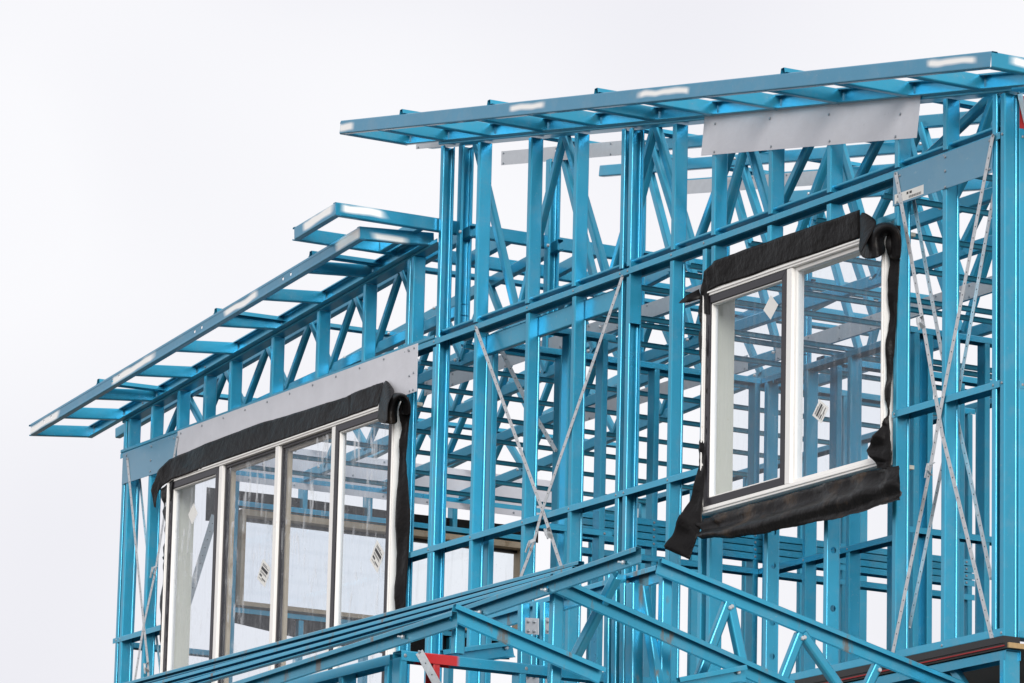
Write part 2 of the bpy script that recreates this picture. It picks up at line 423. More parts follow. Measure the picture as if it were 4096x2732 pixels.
for i in range(18): studX(low, XL+.05+i*.575, -3.04, -.42)
lowr = thing('lower_end_wall_frame', 'lower storey blue steel end wall frame under the right corner', 'wall frame', (0, 1.5, -3.05))
trackY(lowr, .08, YB, -.41, XR, name='top_plate', mat=M['steel']); trackY(lowr, .08, YB, -3.045, XR, up=True, name='bottom_plate'); trackY(lowr, .08, YB, -1.7, XR)
for i in range(7): studY(lowr, .12+i*.54, -3.04, -.42, XR, mat=M['steel'])

# ------------------------------------------------------------------ front wall frame of the upper storey
fw = thing('front_wall_frame', 'blue steel front wall frame holding both windows between floor and roof gables', 'wall frame')
FULL = [(-9.735, 'O'), (-9.675, 'W'), (-9.335, 'W'), (-9.06, 'W'), (-5.93, 'O'), (-5.585, 'O'), (-5.10, 'W'), (-4.515, 'W'), (-4.01, 'W'),
        (-3.515, 'O'), (-3.435, 'O'), (-2.99, 'W'), (-2.665, 'W'), (-.885, 'W'), (-.47, 'W'), (-.056, 'O'), (XR, 'W')]
for X, kd in FULL: studX(fw, X, .002, 2.37 if X < -.06 else zB_(X)-.022, kd, y=-.0015 if X == XR else 0., swage=.62 if kd == 'W' else 0)
for X in (-8.4, -7.8, -7.2, -6.6):
    studX(fw, X, 2.2, 2.37, 'W'); studX(fw, X, .002, .26, 'W')
for X in (-2.58, -2.04, -1.49):
    studX(fw, X, 2.17, 2.37, 'W'); studX(fw, X, .002, .90, 'W', holes=(.16, .33, .62, .79) if X != -2.58 else ())
trackX(fw, XL+.0, XR, .0, up=True, name='bottom_plate', F=.040)
for x0, x1 in ((XL, -9.07), (-5.97, -2.67), (-.92, -.02)): trackX(fw, x0, x1, 1.217)
trackX(fw, XL, -.02, 2.418, name='top_plate')
trackX(fw, -9.04, -5.97, .30, name='sill_plate'); trackX(fw, -2.66, -.9, .938, name='sill_plate'); trackX(fw, -2.66, -.9, 2.17, name='head_plate', up=True)
for X, kd in FULL:
    for z in (1.20, 2.402, .018):
        if z < .5 and X < -3: continue
        if z == 1.20 and (-9.1 < X < -5.95 or -2.7 < X < -.9): continue
        screw((X-.017, -.003, z), -Y_, fw)
# deep header behind the top plate in the middle bay and two patch plates
sweep('header', (-5.10, .060, 2.30), (-3.52, .060, 2.30), -Y_, Z_, Cp(.11, .03, .01), M['steel'], fw)
box('splice_plate', (-3.44, -.001, 2.115), (-3.425, .066, 2.46), M['steel'], fw)

# ------------------------------------------------------------------ gable frames above the top plate
ga = thing('left_gable_frame', 'low blue steel gable frame with short studs above the wide window', 'gable frame', (-7.7, 0, 2.42))
trackX(ga, XL, -5.60, 2.4215, up=True, name='bottom_plate', F=.02)
for X in (-9.675, -9.335, -8.955, -8.58, -8.225, -7.655, -7.055, -6.465, -5.875):
    studX(ga, X, 2.44, zA_(X)-.018, 'W', name='stud')
studX(ga, -9.735, 2.44, zA_(-9.735)-.018, 'O'); studX(ga, -5.925, 2.44, zA_(-5.92)-.018, 'O')
sweep('top_plate', (XL, .0385, zA_(XL)-.014), (-5.60, .0385, zA_(-5.60)-.014), -Z_, Y_, Up(.075, .024), M['steel_in'], ga)
gb = thing('right_gable_frame', 'tall blue steel gable frame with studs up to the sloping right eave', 'gable frame', (-2.8, 0, 2.42))
trackX(gb, -5.62, -.05, 2.4515, up=True, y=.022, name='bottom_plate', F=.012, W_=.05)
for X, kd in ((-5.555, 'O'), (-5.115, 'W'), (-4.53, 'W'), (-4.02, 'W'), (-3.515, 'O'), (-3.435, 'O'), (-2.985, 'W'), (-2.585, 'W'), (-2.035, 'W'), (-1.49, 'W'), (-.885, 'W'), (-.47, 'W')):
    studX(gb, X, 2.43, zB_(X)-.022, kd)
sweep('top_plate', (-5.62, .0385, zB_(-5.62)-.014), (XR+.05, .0385, zB_(XR+.05)-.014), -Z_, Y_, Up(.075, .024), M['steel_in'], gb)
studX(gb, -5.548, .045, 2.43, 'O', y=.0)   # doubled stud at the step between the two gables

# ------------------------------------------------------------------ eave ladder frames
M['fasciaA'] = steel('blue_steel_sprayed_low_eave', base=(.060, .236, .365), marks=[('X', a, b, (2.5965+d, .0892, -10.207, h)) for a, b, d, h in ((-10.25, -9.80, -.008, .022), (-8.98, -8.42, 0, .020), (-7.42, -7.02, 0, .020), (-5.98, -5.70, 0, .03))])  # base greyed so the front face's duller light is in the colour
M['fasciaB'] = steel('blue_steel_sprayed_high_eave', base=(.060, .236, .365), marks=[('X', a, b, (3.6795+d, -.1702, -5.965, h)) for a, b, d, h in ((-6.0, -5.84, -.005, .020), (-3.98, -3.62, .004, .014), (-2.62, -2.10, .006, .014), (.02, .44, .01, .014))])  # same greyed base: front-face shading painted into the steel colour
M['sprayY'] = steel('blue_steel_sprayed_return', marks=[('Y', -.36, -.13, (2.995, 0, 0, .018))])
M['sprayY2'] = steel('blue_steel_sprayed_ridge_rail', marks=[('Y', -.64, -.36, (3.095, 0, 0, .022))])
M['sprayR'] = steel('blue_steel_sprayed_corner', marks=[('Y', -.36, .2, (2.58, 0, 0, .018))])
def fascia_z_A(X): return 2.559+.0892*(X+10.207)
def fascia_z_B(X): return 3.642-.1702*(X+5.965)
ea = thing('eave_frame', 'blue steel eave ladder rising above the wide window, sprayed white along its edge', 'eave frame', (-8, -.4, 2.8))
fa, fb = Vector((-10.23, EV, fascia_z_A(-10.23)+.0375)), Vector((-5.70, EV, fascia_z_A(-5.70)+.0375)); fd = (fb-fa).normalized(); fv = fd.cross(-Y_); fv = fv if fv.z > 0 else -fv
sweep('fascia', fa, fb, -Y_, Z_, ((-.034, .0295), (-.034, .0375), (0, .0375), (0, .0215)), M['fasciaA'], ea)
sweep('fascia_foot', fa, fb, -Y_, Z_, ((0, -.0215), (0, -.0375), (-.034, -.0375), (-.034, -.0295)), M['fasciaA'], ea)
fh = []
for q in ((250, 1400), (292, 1383), (640, 1168), (678, 1148), (1110, 888), (1150, 863)): fh.append((onY((q[0]/1.4255, 700+q[1]/1.4255), EV)-fa).dot(fd))
for q in ((188, 584), (232, 558)): fh.append((onY((1000+q[0]/1.4255, 700+q[1]/1.4255), EV)-fa).dot(fd))
holed_plate('fascia_web', fa+Y_*.0003, fb+Y_*.0003, -Y_, fv, .0462, sorted(fh), .0112, M['fasciaA'], ea)
sweep('rail', (-10.26, .0, zA_(-10.26)+.0375), (-5.72, .0, zA_(-5.72)+.0375), Y_, Z_, Cp(.075, .034, .008), M['steel'], ea)
for X in (-10.235, -9.78, -9.30, -8.72, -8.14, -7.56, -6.97, -6.39):
    sweep('rung', (X, EV+.006, fascia_z_A(X)+.0375), (X, -.006, zA_(X)+.0375), X_, Z_, Cp(.070, .034, .008), M['steel'], ea)
sweep('end_rung', (-5.70, EV+.002, fascia_z_A(-5.7)+.0375), (-5.70, .03, zA_(-5.7)+.0375), X_, Z_, Cp(.074, .034, .008), M['sprayY'], ea)
eb = thing('eave_frame', 'blue steel eave ladder sloping down to the right corner, sprayed white along its edge', 'eave frame', (-2.7, -.4, 3.1))
sweep('fascia', (-5.985, EV, fascia_z_B(-5.985)+.0375), (.54, EV, fascia_z_B(.54)+.0375), -Y_, Z_, Cp(.075, .034, .008), M['fasciaB'], eb)
sweep('rail', (-5.99, .0, zB_(-5.99)+.0375), (.50, .0, zB_(.50)+.0375), Y_, Z_, Cp(.075, .034, .008), M['steel'], eb)
for X in (-5.965, -5.50, -4.95, -4.35, -3.77, -3.16, -2.57, -1.96, -1.38, -.75, -.15):
    sweep('rung', (X, EV+.006, fascia_z_B(X)+.0375), (X, -.006, zB_(X)+.0375), X_, Z_, Cp(.070, .034, .008), M['steel'], eb)
sweep('end_fascia', (.54, EV+.002, fascia_z_B(.54)+.0375), (.54, YB, fascia_z_B(.54)+.0375), X_, Z_, Cp(.074, .034, .008), M['sprayR'], eb)
for yy in (.35, .95, 1.55): sweep('rung', (.02, yy, zB_(.02)+.03), (.51, yy, zB_(.51)+.03), -Y_, Z_, Cp(.07, .034, .008), M['steel'], eb)
for X in (-9.5, -8.6, -7.0): screw((X, .035*0-.0, zA_(X)+.04), -Y_, ea)
er = thing('eave_frame', 'blue steel ladder along the top edge of the low roof behind the tall gable', 'eave frame', (-5.8, .5, 3.1))
YE = -.66
def zR(X): return 3.052+.085*(X+5.6)
sweep('fascia', (-5.60, YE, zR(-5.6)+.0375), (-5.60, YB, zR(-5.6)+.0375), X_, Z_, Cp(.075, .034, .008), M['sprayY2'], er)
sweep('rail', (-6.10, YE, zR(-6.1)+.0375), (-6.10, YB, zR(-6.1)+.0375), X_, Z_, Cp(.075, .034, .008), M['steel'], er)
M['sprayX'] = steel('blue_steel_sprayed_stub', base=(.060, .236, .365), marks=[('X', -5.98, -5.66, (3.08, .085, -5.8, .024))])  # front-facing stub, its duller light also painted into the base
sweep('end_rung', (-6.11, YE, zR(-6.11)+.0375), (-5.60, YE, zR(-5.6)+.0375), -Y_, Z_, Cp(.074, .034, .008), M['sprayX'], er)
for i in range(7): sweep('rung', (-6.09, YE+.55+.58*i, zR(-6.09)+.0375), (-5.61, YE+.55+.58*i, zR(-5.61)+.0375), -Y_, Z_, Cp(.07, .034, .008), M['steel'], er)

# ------------------------------------------------------------------ roof purlins and ceiling battens (top-hat sections)
HAT = ((-.034, 0), (-.020, 0), (-.014, -.026), (.014, -.026), (.020, 0), (.034, 0))
def hat(name, a, b, up, mat, label, cat, group, s=1.0):
    o = sweep(name, a, b, X_, Z_*(1 if up else -1)*-1, tuple((x*s, y*s) for x, y in HAT), mat, None, r=.003, t=.0012, seg=2)
    return tag(o, label, cat, group)
for X in (-9.21, -7.55, -6.31):
    hat('roof_purlin', (X, EV-.0, fascia_z_A(X)+.077), (X, YB, zA_(X)+.077), True, M['steel'], 'blue top-hat purlin lying across the low left roof', 'purlin', 'purlins on the low roof', 1.05)
for X in (-5.24, -4.22, -3.06, -1.24):
    hat('roof_purlin', (X, EV-.0, fascia_z_B(X)+.077), (X, YB, zB_(X)+.077), True, M['steel'], 'blue top-hat purlin lying across the high right roof', 'purlin', 'purlins on the high roof', 1.05)
BAT = [-.55, -1.14, -1.75, -2.365, -2.96, -3.15, -3.55, -4.19, -4.33, -4.76, -5.385, -5.92, -6.51, -7.10, -7.70, -8.29, -8.885, -9.375]
for X in BAT:
    hat('ceiling_batten', (X, .078, 2.356), (X, YB, 2.356), False, M['steel_in'], 'thin blue ceiling batten running back from the front wall', 'batten', 'ceiling battens under the trusses', .85)

# ------------------------------------------------------------------ roof trusses
YT = [.12+.58*i for i in range(6)]
CH = Cp(.064, .036, .010)
WEB = Cp(.040, .032, .006)
def zAb(X): return 2.565+.045*(X+6.4)
def low_truss():
    t = thing('low_roof_truss', 'x', 'roof truss', (0, 0, 0))
    sweep('top_chord', (-10.2, .018, zA_(-10.2)+.036), (-5.467, .018, zA_(-5.467)+.036), -Y_, Z_, CH, M['steel_in'], t)
    sweep('bottom_chord', (-9.8, .018, zAb(-9.8)), (-5.55, .018, zAb(-5.55)), -Y_, Z_, CH, M['steel_in'], t)
    tops = [-6.30-.575*i for i in range(6)]; bots = [-6.02-.575*i for i in range(7)]
    for i, x in enumerate(tops):
        for xb in (bots[i], bots[i+1]):
            sweep('web_member', (xb, .010, zAb(xb)+.01), (x+(.02 if xb > x else -.02), .010, zA_(x)+.02), -Y_, X_, WEB, M['steel_in'], t, r=.009, seg=4)
        bolt((x, -.020, zA_(x)+.036), -Y_, t)
    for x in bots: bolt((x, -.020, zAb(x)), -Y_, t)
    for x in (-5.51, -5.62): bolt((x, -.020, zA_(x)+.036), -Y_, t)
    return t
def high_truss():
    t = thing('high_roof_truss', 'x', 'roof truss', (0, 0, 0))
    sweep('top_chord', (-6.0, .018, zB_(-6.0)+.036), (.50, .018, zB_(.50)+.036), -Y_, Z_, CH, M['steel_in'], t)
    sweep('bottom_chord', (-5.55, .018, 2.450), (XR, .018, 2.450), -Y_, Z_, CH, M['steel_in'], t)
    sweep('end_post', (-5.56, .018, 2.43), (-5.56, .018, zB_(-5.56)-.01), -X_, Y_, Cp(.075, .05, .012), M['steel_in'], t)
    tops = [-5.44, -4.42, -3.44, -2.55, -1.76, -1.11, -.27]; bots = [-4.90, -3.90, -3.02, -2.25, -1.52, -.94, -.44]
    for i, xb in enumerate(bots):
        for j in (i, i+1):
            if j < len(tops):
                x = tops[j]
                sweep('web_member', (xb+(.02 if x > xb else -.02), .010, 2.47), (x, .010, zB_(x)+.02), -Y_, X_, Cp(.045, .034, .006), M['steel_in'], t, r=.009, seg=4)
        bolt((xb, -.020, 2.45), -Y_, t)
    for x in tops: bolt((x, -.020, zB_(x)+.036), -Y_, t)
    return t
def copy_tree(o, loc, label):
    c = o.copy(); COL.objects.link(c); c.location = loc; c['label'] = label
    for ch in [k for k in bpy.data.objects if k.parent == o]:
        d = ch.copy(); COL.objects.link(d); d.parent = c
    return c
ORD = ['first', 'second', 'third', 'fourth', 'fifth', 'sixth']
lt, ht = low_truss(), high_truss()
lows, highs = [lt], [ht]
for i in range(1, 5):
    lows.append(copy_tree(lt, (0, YT[i], 0), '')); highs.append(copy_tree(ht, (0, YT[i], 0), ''))
lt.location = (0, YT[0], 0); ht.location = (0, YT[0], 0)
for i in range(5):
    lows[i]['label'] = '%s low blue truss behind the gable frame above the wide window' % ORD[i]; lows[i]['group'] = 'trusses of the low roof'
    highs[i]['label'] = '%s tall blue truss behind the gable frame of the right roof' % ORD[i]; highs[i]['group'] = 'trusses of the high roof'
# galvanised stiffener plates screwed to some trusses
def stiffener(y, x0, x1, zf, h, label):
    o = mesh('stiffener_plate', [(x0, y, zf(x0)), (x1, y, zf(x1)), (x1, y, zf(x1)+h), (x0, y, zf(x0)+h), (x0, y+.002, zf(x0)), (x1, y+.002, zf(x1)), (x1, y+.002, zf(x1)+h), (x0, y+.002, zf(x0)+h)],
             [(0, 1, 2, 3), (7, 6, 5, 4), (0, 4, 5, 1), (1, 5, 6, 2), (2, 6, 7, 3), (3, 7, 4, 0)], M['galv'])
    tag(o, label, 'metal plate')
    k = int((x1-x0)/.32)
    for i in range(k+1):
        x = x0+.03+(x1-x0-.06)*i/max(1, k)
        for f in (.14, .86): screw((x, y, zf(x)+h*f), -Y_, o)
stiffener(YT[0]-.02, -6.08, -5.6, lambda x: zB_(x)-.006, .07, 'short grey metal plate on the overhanging end of the first tall truss')
stiffener(YT[1]-.006, -6.12, -4.5, lambda x: zB_(x)-.014, .085, 'long grey metal plate on the top chord of the second tall truss')
stiffener(YT[3]-.006, -5.95, -4.40, lambda x: zB_(x)-.030, .085, 'grey metal plate on the top chord of the fourth tall truss')
stiffener(YT[1]-.006, -7.0, -3.1, lambda x: 2.408, .088, 'long grey metal plate along the bottom of the second trusses')
stiffener(YT[3]-.006, -7.4, -5.2, lambda x: 2.402, .088, 'grey metal plate along the bottom of the fourth low truss')
stiffener(YT[3]-.006, -4.9, -2.6, lambda x: 2.402, .088, 'grey metal plate along the bottom of the fourth tall truss')

# ------------------------------------------------------------------ end wall, back wall and inner walls
lw = thing('left_end_wall_frame', 'blue steel end wall frame seen through the wide window', 'wall frame', (XL, 1.7, 0))
XW = XL+.04
for y in (.09, .47, .80, 3.0, 3.35): studY(lw, y, .002, 2.37, XW)
for y in (1.3, 1.78, 2.42, 2.7): studY(lw, y, 2.18, 2.37, XW); studY(lw, y, .002, 1.46, XW)
trackY(lw, .08, YB, .0, XW, up=True, name='bottom_plate'); trackY(lw, .08, YB, 2.40, XW, name='top_plate')
trackY(lw, .82, 3.02, 2.20, XW, name='head_plate'); trackY(lw, .82, 3.02, 1.50, XW, name='sill_plate'); trackY(lw, .08, .80, 1.2, XW); trackY(lw, .82, 3.02, .9, XW)
bw = thing('back_wall_frame', 'blue steel back wall frame at the far side of the upper storey', 'wall frame', (-5, YB, 0))
for i in range(16): studX(bw, XL+.1+i*.65, .002, 2.37, 'W', y=YB, mat=M['steel_in'])
trackX(bw, XL, XR, 0, y=YB, up=True, name='bottom_plate', mat=M['steel_in']); trackX(bw, XL, XR, 2.40, y=YB, name='top_plate', mat=M['steel_in'])
rw = thing('right_end_wall_frame', 'blue steel end wall frame turning back from the right corner post', 'wall frame', (XR, 1.7, 0))
for y in (.082, .50, 1.0, 1.6, 2.2, 2.8, 3.35): studY(rw, y, .002, 2.37 if y > .1 else 2.60, XR, mat=M['steel'])
trackY(rw, .082, YB, 0, XR, up=True, name='bottom_plate', mat=M['steel']); trackY(rw, .082, YB, 1.217, XR, mat=M['steel']); trackY(rw, .125, YB, 2.418, XR, name='top_plate', mat=M['steel'])
for z in (1.2, 2.4): screw((XR+.003, .10, z), X_, rw)
M['redpaint'] = plain('red_spray_paint', (.42, .010, .012), .5)
pr = onX(zr(764, 190), XR+.004)
box('red_marked_stud', (XR-.03, pr.y-.004, 2.44), (XR+.004, pr.y+.022, 2.60), M['redpaint'], rw)
bar('strap_end', onX(zr(758, 75), XR+.010), onX(zr(790, 215), XR+.010), .03, .002, X_, M['galv_dull'], rw)
i1 = thing('inner_wall_frame', 'blue steel inner wall frame with four stacked noggings behind the middle bay', 'wall frame', (-5.1, 1.5, 0))
for y in (.10, .54, 1.16, 1.84, 2.45, 3.33): studY(i1, y, .002, 2.30, -5.09)
trackY(i1, .08, 3.38, 0, -5.09, up=True, name='bottom_plate'); trackY(i1, .08, 3.38, 2.335, -5.09, name='top_plate')
trackY(i1, .6, 3.38, 1.217, -5.09)
for k in range(4):
    trackY(i1, .6, 3.38, 1.425-k*.041, -5.09, F=.036)
    for y in (1.17, 1.85, 3.32): screw((-5.086, y, 1.407-k*.041), X_, i1)
i2 = thing('inner_wall_frame', 'short blue steel inner wall frame beside the crossed straps', 'wall frame', (-4.6, .4, 0))
for y in (.30, .52): studY(i2, y, .002, 2.30, -4.59)
trackY(i2, .08, .60, 2.335, -4.59, name='top_plate'); trackY(i2, .08, .60, 1.225, -4.59); trackY(i2, .08, .6, 0, -4.59, up=True, name='bottom_plate')
screw((-4.586, .55, 1.205), X_, i2)
i3 = thing('inner_wall_frame', 'blue steel cross wall frame seen under the tall two-pane window', 'wall frame', (-4.2, 1.9, 0))
for X in (-5.02, -4.60, -4.15, -3.62, -3.50): studX(i3, X, .002, 2.30, 'W', y=1.88, mat=M['steel_in'])
trackX(i3, -5.08, -3.46, 1.217, y=1.88, mat=M['steel_in']); trackX(i3, -5.08, -3.46, 2.335, y=1.88, name='top_plate', mat=M['steel_in']); trackX(i3, -5.08, -3.46, 0, y=1.88, up=True, name='bottom_plate', mat=M['steel_in'])
for X in (-4.617, -4.167): screw((X, 1.877, 1.2), -Y_, i3)
i4 = thing('inner_wall_frame', 'blue steel inner wall frame behind the right pair of crossed straps', 'wall frame', (-3.45, 2.6, 0))
for y in (1.83, 1.92, 2.10, 2.30, 2.62, 3.1): studY(i4, y, .002, 2.30, -3.44)
trackY(i4, 1.8, 3.4, 2.335, -3.44, name='top_plate'); trackY(i4, 1.8, 3.4, 1.217, -3.44); trackY(i4, 1.8, 3.4, 0, -3.44, up=True, name='bottom_plate')
i5 = thing('inner_wall_frame', 'blue steel inner wall frame deep behind the tall two-pane window', 'wall frame', (-4.6, 2.6, 0))
for y in (2.05, 2.45, 2.9): studY(i5, y, .002, 2.34, -4.55)
trackY(i5, 1.96, 3.4, 2.385, -4.55, name='top_plate'); trackY(i5, 1.96, 3.4, 0, -4.55, up=True, name='bottom_plate')

# ------------------------------------------------------------------ windows
def slab(name, pts, y0, y1, mat, parent):
    n = len(pts); v = [(x, y0, z) for x, z in pts]+[(x, y1, z) for x, z in pts]
    f = [tuple(range(n)), tuple(range(2*n-1, n-1, -1))]+[(k, (k+1) % n, n+(k+1) % n, n+k) for k in range(n)]
    return mesh(name, v, f, mat, parent)
def ring(name, x0, x1, z0, z1, w, y0, y1, mat, parent):
    """four mitred bars round an opening"""
    a, b, c, d = (x0, z0), (x1, z0), (x1, z1), (x0, z1); A, B, C, D = (x0+w, z0+w), (x1-w, z0+w), (x1-w, z1-w), (x0+w, z1-w)
    g = .0008
    for p in ((a, b, B, A), (b, c, C, B), (c, d, D, C), (d, a, A, D)):
        o = slab(name, p, y0, y1, mat, parent)
        bm = bmesh.new(); bm.from_mesh(o.data); bmesh.ops.bevel(bm, geom=bm.edges[:], offset=.0015, segments=1, affect='EDGES'); bm.to_mesh(o.data); bm.free()
def sticker(cx, cz, s, y, ang, parent, kind=0, sx=1.0):
    def rot(px, pz):
        c, n = math.cos(ang), math.sin(ang); return (cx+(px*c-pz*n)*sx, cz+px*n+pz*c)
    st = slab('sticker', [rot(*p) for p in ((-s, -s), (s, -s), (s, s), (-s, s))], y-.0006, y, M['paper'], parent)
    if kind:
        marks = [(-.75, -.05, .25, .30), (-.7, .75, .55, .62), (-.7, .3, .68, .74), (-.75, .6, -.05, .0), (-.75, .7, -.15, -.1), (-.75, -.2, -.5, -.3), (-.1, .75, -.62, -.5), (-.75, .2, -.75, -.7)]
        for (a, b, c, d) in [(-.75, .75, .12, .42)]+marks[1:]:
            slab('print', [rot(p[0]*s, p[1]*s) for p in ((a, c), (b, c), (b, d), (a, d))], y-.0011, y-.0007, M['ink'], st)
    return st
def window(name, label, x0, x1, z0, z1, muls, sashes, liner='liner', gm='glass'):
    w = thing(name, label, 'window', ((x0+x1)/2, 0, z0))
    ring('frame', x0, x1, z0, z1, .034, -.034, .045, M['white'], w)
    ring('frame_bead', x0+.012, x1-.012, z0+.012, z1-.012, .010, -.040, -.0345, M['white'], w)
    edges = [x0]+muls+[x1]
    for mx in muls:
        o = box('mullion', (mx-.024, -.030, z0+.036), (mx+.024, .045, z1-.036), M['white'], w, bev=.002)
    for i in range(len(edges)-1):
        a = edges[i]+(.036 if i == 0 else .026); b = edges[i+1]-(.036 if i == len(edges)-2 else .026)
        lo, hi = z0+.036, z1-.036
        if i in sashes:
            ring('sash', a, b, lo, hi, .040, -.032, .012, M['dark'], w)
            ring('sash_bead', a+.041, b-.041, lo+.041, hi-.041, .007, -.024, .010, M['white'], w)
            ins = .047
        else:
            if len(muls) > 1: ring('inner_bead', a+.014, b-.014, lo+.014, hi-.014, .022, .0205, .046, M['liner_dirty'], w)
            ring('glazing_bead', a, b, lo, hi, .019, -.012, .020, M['dark'] if i in (1, 2) and len(muls) > 1 else M['white'], w); ins = .017
        box('pane', (a+ins, -.004, lo+ins), (b-ins, .002, hi-ins), M[gm], w)
    for nm, lo, hi in (('liner_jamb', (x0-.004, .046, z0), (x0+.016, .155, z1)), ('liner_jamb', (x1-.016, .046, z0), (x1+.004, .078, z1)), ('liner_head', (x0+.017, .046, z1-.016), (x1-.017, .155, z1+.003)), ('liner_sill', (x0+.017, .046, z0-.003), (x1-.017, .155, z0+.016))):
        box(nm, lo, hi, M[liner], w)
    return w
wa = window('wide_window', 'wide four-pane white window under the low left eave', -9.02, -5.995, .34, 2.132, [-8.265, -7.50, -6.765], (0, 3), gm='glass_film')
wb = window('tall_window', 'white two-pane window with one dark sash below the high right eave', -2.64, -.945, .958, 2.132, [-1.815], (0,))
p = onY(w1(985, 960), .004); sticker(p.x, p.z, .065, -.0055, R_(-32), wa, 1, 1.0)
p = onY(w1(1622, 865), .004); sticker(p.x-.02, p.z, .070, -.0055, R_(-40), wa, 1, .9)
p = onY(w1(592, 632), .004); sticker(p.x, p.z, .048, -.0055, R_(40), wa, 0)
p = onY(w2(512, 450), .004); sticker(p.x, p.z, .045, -.0055, R_(45), wb, 0, 1.1)
p = onY(w2(720, 885), .004); sticker(p.x, p.z, .044, -.0055, R_(52), wb, 1, 1.2)
# window in the end wall
we = thing('end_window', 'beige framed window in the end wall seen through the wide window', 'window', (XL, 2, 1.5))
def boxm(name, lo, hi, mat, par=we): return box(name, lo, hi, M[mat], par)
for nm, lo, hi in (('frame_head', (XW-.11, .85, 2.105), (XW+.03, 2.98, 2.145)), ('frame_sill', (XW-.11, .85, 1.512), (XW+.03, 2.98, 1.540)), ('frame_jamb', (XW-.11, .85, 1.541), (XW+.03, .878, 2.104)), ('frame_jamb', (XW-.11, 2.952, 1.541), (XW+.03, 2.98, 2.104))):
    boxm(nm, lo, hi, 'liner_dirty')
boxm('sash', (XW-.10, .879, 2.085), (XW-.06, 2.951, 2.104), 'dark'); boxm('sash', (XW-.10, .879, 1.541), (XW-.06, 2.951, 1.556), 'dark')
boxm('pane', (XW-.085, .88, 1.557), (XW-.08, 2.95, 2.084), 'glass')
mb = mesh('flashing_membrane', [(XW-.045, y, z) for y, z in ((.86, 2.17), (3.1, 2.17), (3.1, 2.27), (2.0, 2.262), (1.1, 2.275), (.62, 2.27), (.62, 2.05), (.84, 2.06))], [tuple(range(8))], M['black'])
tag(mb, 'black membrane strip above the end wall window', 'membrane')
sd = mb.modifiers.new('thick', 'SOLIDIFY'); sd.thickness = .003
mb2 = mesh('flashing_membrane', [(XW-.045, y, z) for y, z in ((.80, 1.49), (2.9, 1.49), (2.9, 1.36), (2.1, 1.30), (1.4, 1.34), (.8, 1.41))], [tuple(range(6))], M['black'])
tag(mb2, 'black membrane strip hanging below the end wall window', 'membrane')
sd = mb2.modifiers.new('thick', 'SOLIDIFY'); sd.thickness = .003

# ------------------------------------------------------------------ lintel boards
def board(name, pts, y, mat, label, screws=(), t=.003, cat='metal board'):
    o = slab(name, pts, y-t, y, M[mat], None); tag(o, label, cat)
    for x, z in screws: screw((x, y-t, z), -Y_, o)
    return o
sc = [(-8.95+.05+i*.30, 2.405) for i in range(11)]+[(-8.7+i*.5, 2.20) for i in range(6)]+[(-5.83, 2.405), (-5.89, 2.40), (-5.83, 2.26), (-5.88, 2.25), (-5.83, 2.16), (-5.87, 2.16)]
board('lintel_board', [(-8.95, 2.145), (-5.79, 2.145), (-5.79, 2.427), (-8.95, 2.427)], -.0045, 'galv_board', 'long grey metal lintel board above the wide window', sc)
board('lintel_board', [(-9.755, 2.21), (-8.953, 2.20), (-8.953, 2.413), (-9.755, 2.413)], -.0045, 'plate', 'blue metal lintel board at the left corner beside the grey one', [(-9.7, 2.39), (-9.33, 2.39), (-9.33, 2.3), (-9.33, 2.23), (-9.0, 2.39), (-9.0, 2.25)])
board('lintel_board', [(-2.718, 2.878), (-.721, 2.54), (-.688, 2.742), (-2.688, 3.083)], -.004, 'galv_board', 'tilted grey metal board under the high eave', [(-2.58, 3.02), (-2.05, 2.93), (-1.5, 2.83), (-.86, 2.69), (-2.585, 2.87), (-2.035, 2.78), (-1.49, 2.69), (-.9, 2.585)])
b3 = board('lintel_board', [(-.922, 2.237), (-.084, 2.230), (-.074, 2.412), (-.917, 2.408)], -.0045, 'plate', 'blue metal lintel board with a paper label by the right corner', [(-.86, 2.38), (-.47, 2.39), (-.47, 2.32), (-.47, 2.24), (-.1, 2.39), (-.1, 2.25), (-.88, 2.25)])
lb = slab('paper_label', [(-.905, 2.245), (-.655, 2.245), (-.655, 2.292), (-.905, 2.292)], -.0082, -.0077, M['paper'], b3)
for i in range(22):
    x = -.78+i*.0048
    slab('print', [(x, 2.250), (x+.0016+.0016*(i % 3 == 0), 2.250), (x+.0016+.0016*(i % 3 == 0), 2.262), (x, 2.262)], -.0087, -.0083, M['ink'], lb)
for x, w_ in ((-.88, .012), (-.862, .012), (-.85, .008), (-.80, .016), (-.775, .02)): slab('print', [(x, 2.272), (x+w_, 2.272), (x+w_, 2.284), (x, 2.284)], -.0087, -.0083, M['ink'], lb)
gl = box('lintel_board', (XW+.001, .80, 2.325), (XW+.004, 3.4, 2.595), M['galv_board'])
tag(gl, 'pale metal lintel board over the end wall window', 'metal board')
for i in range(8):
    for z in (2.345, 2.46, 2.575): screw((XW+.004, .9+i*.33+(.1 if z == 2.46 else 0), z), X_, gl)

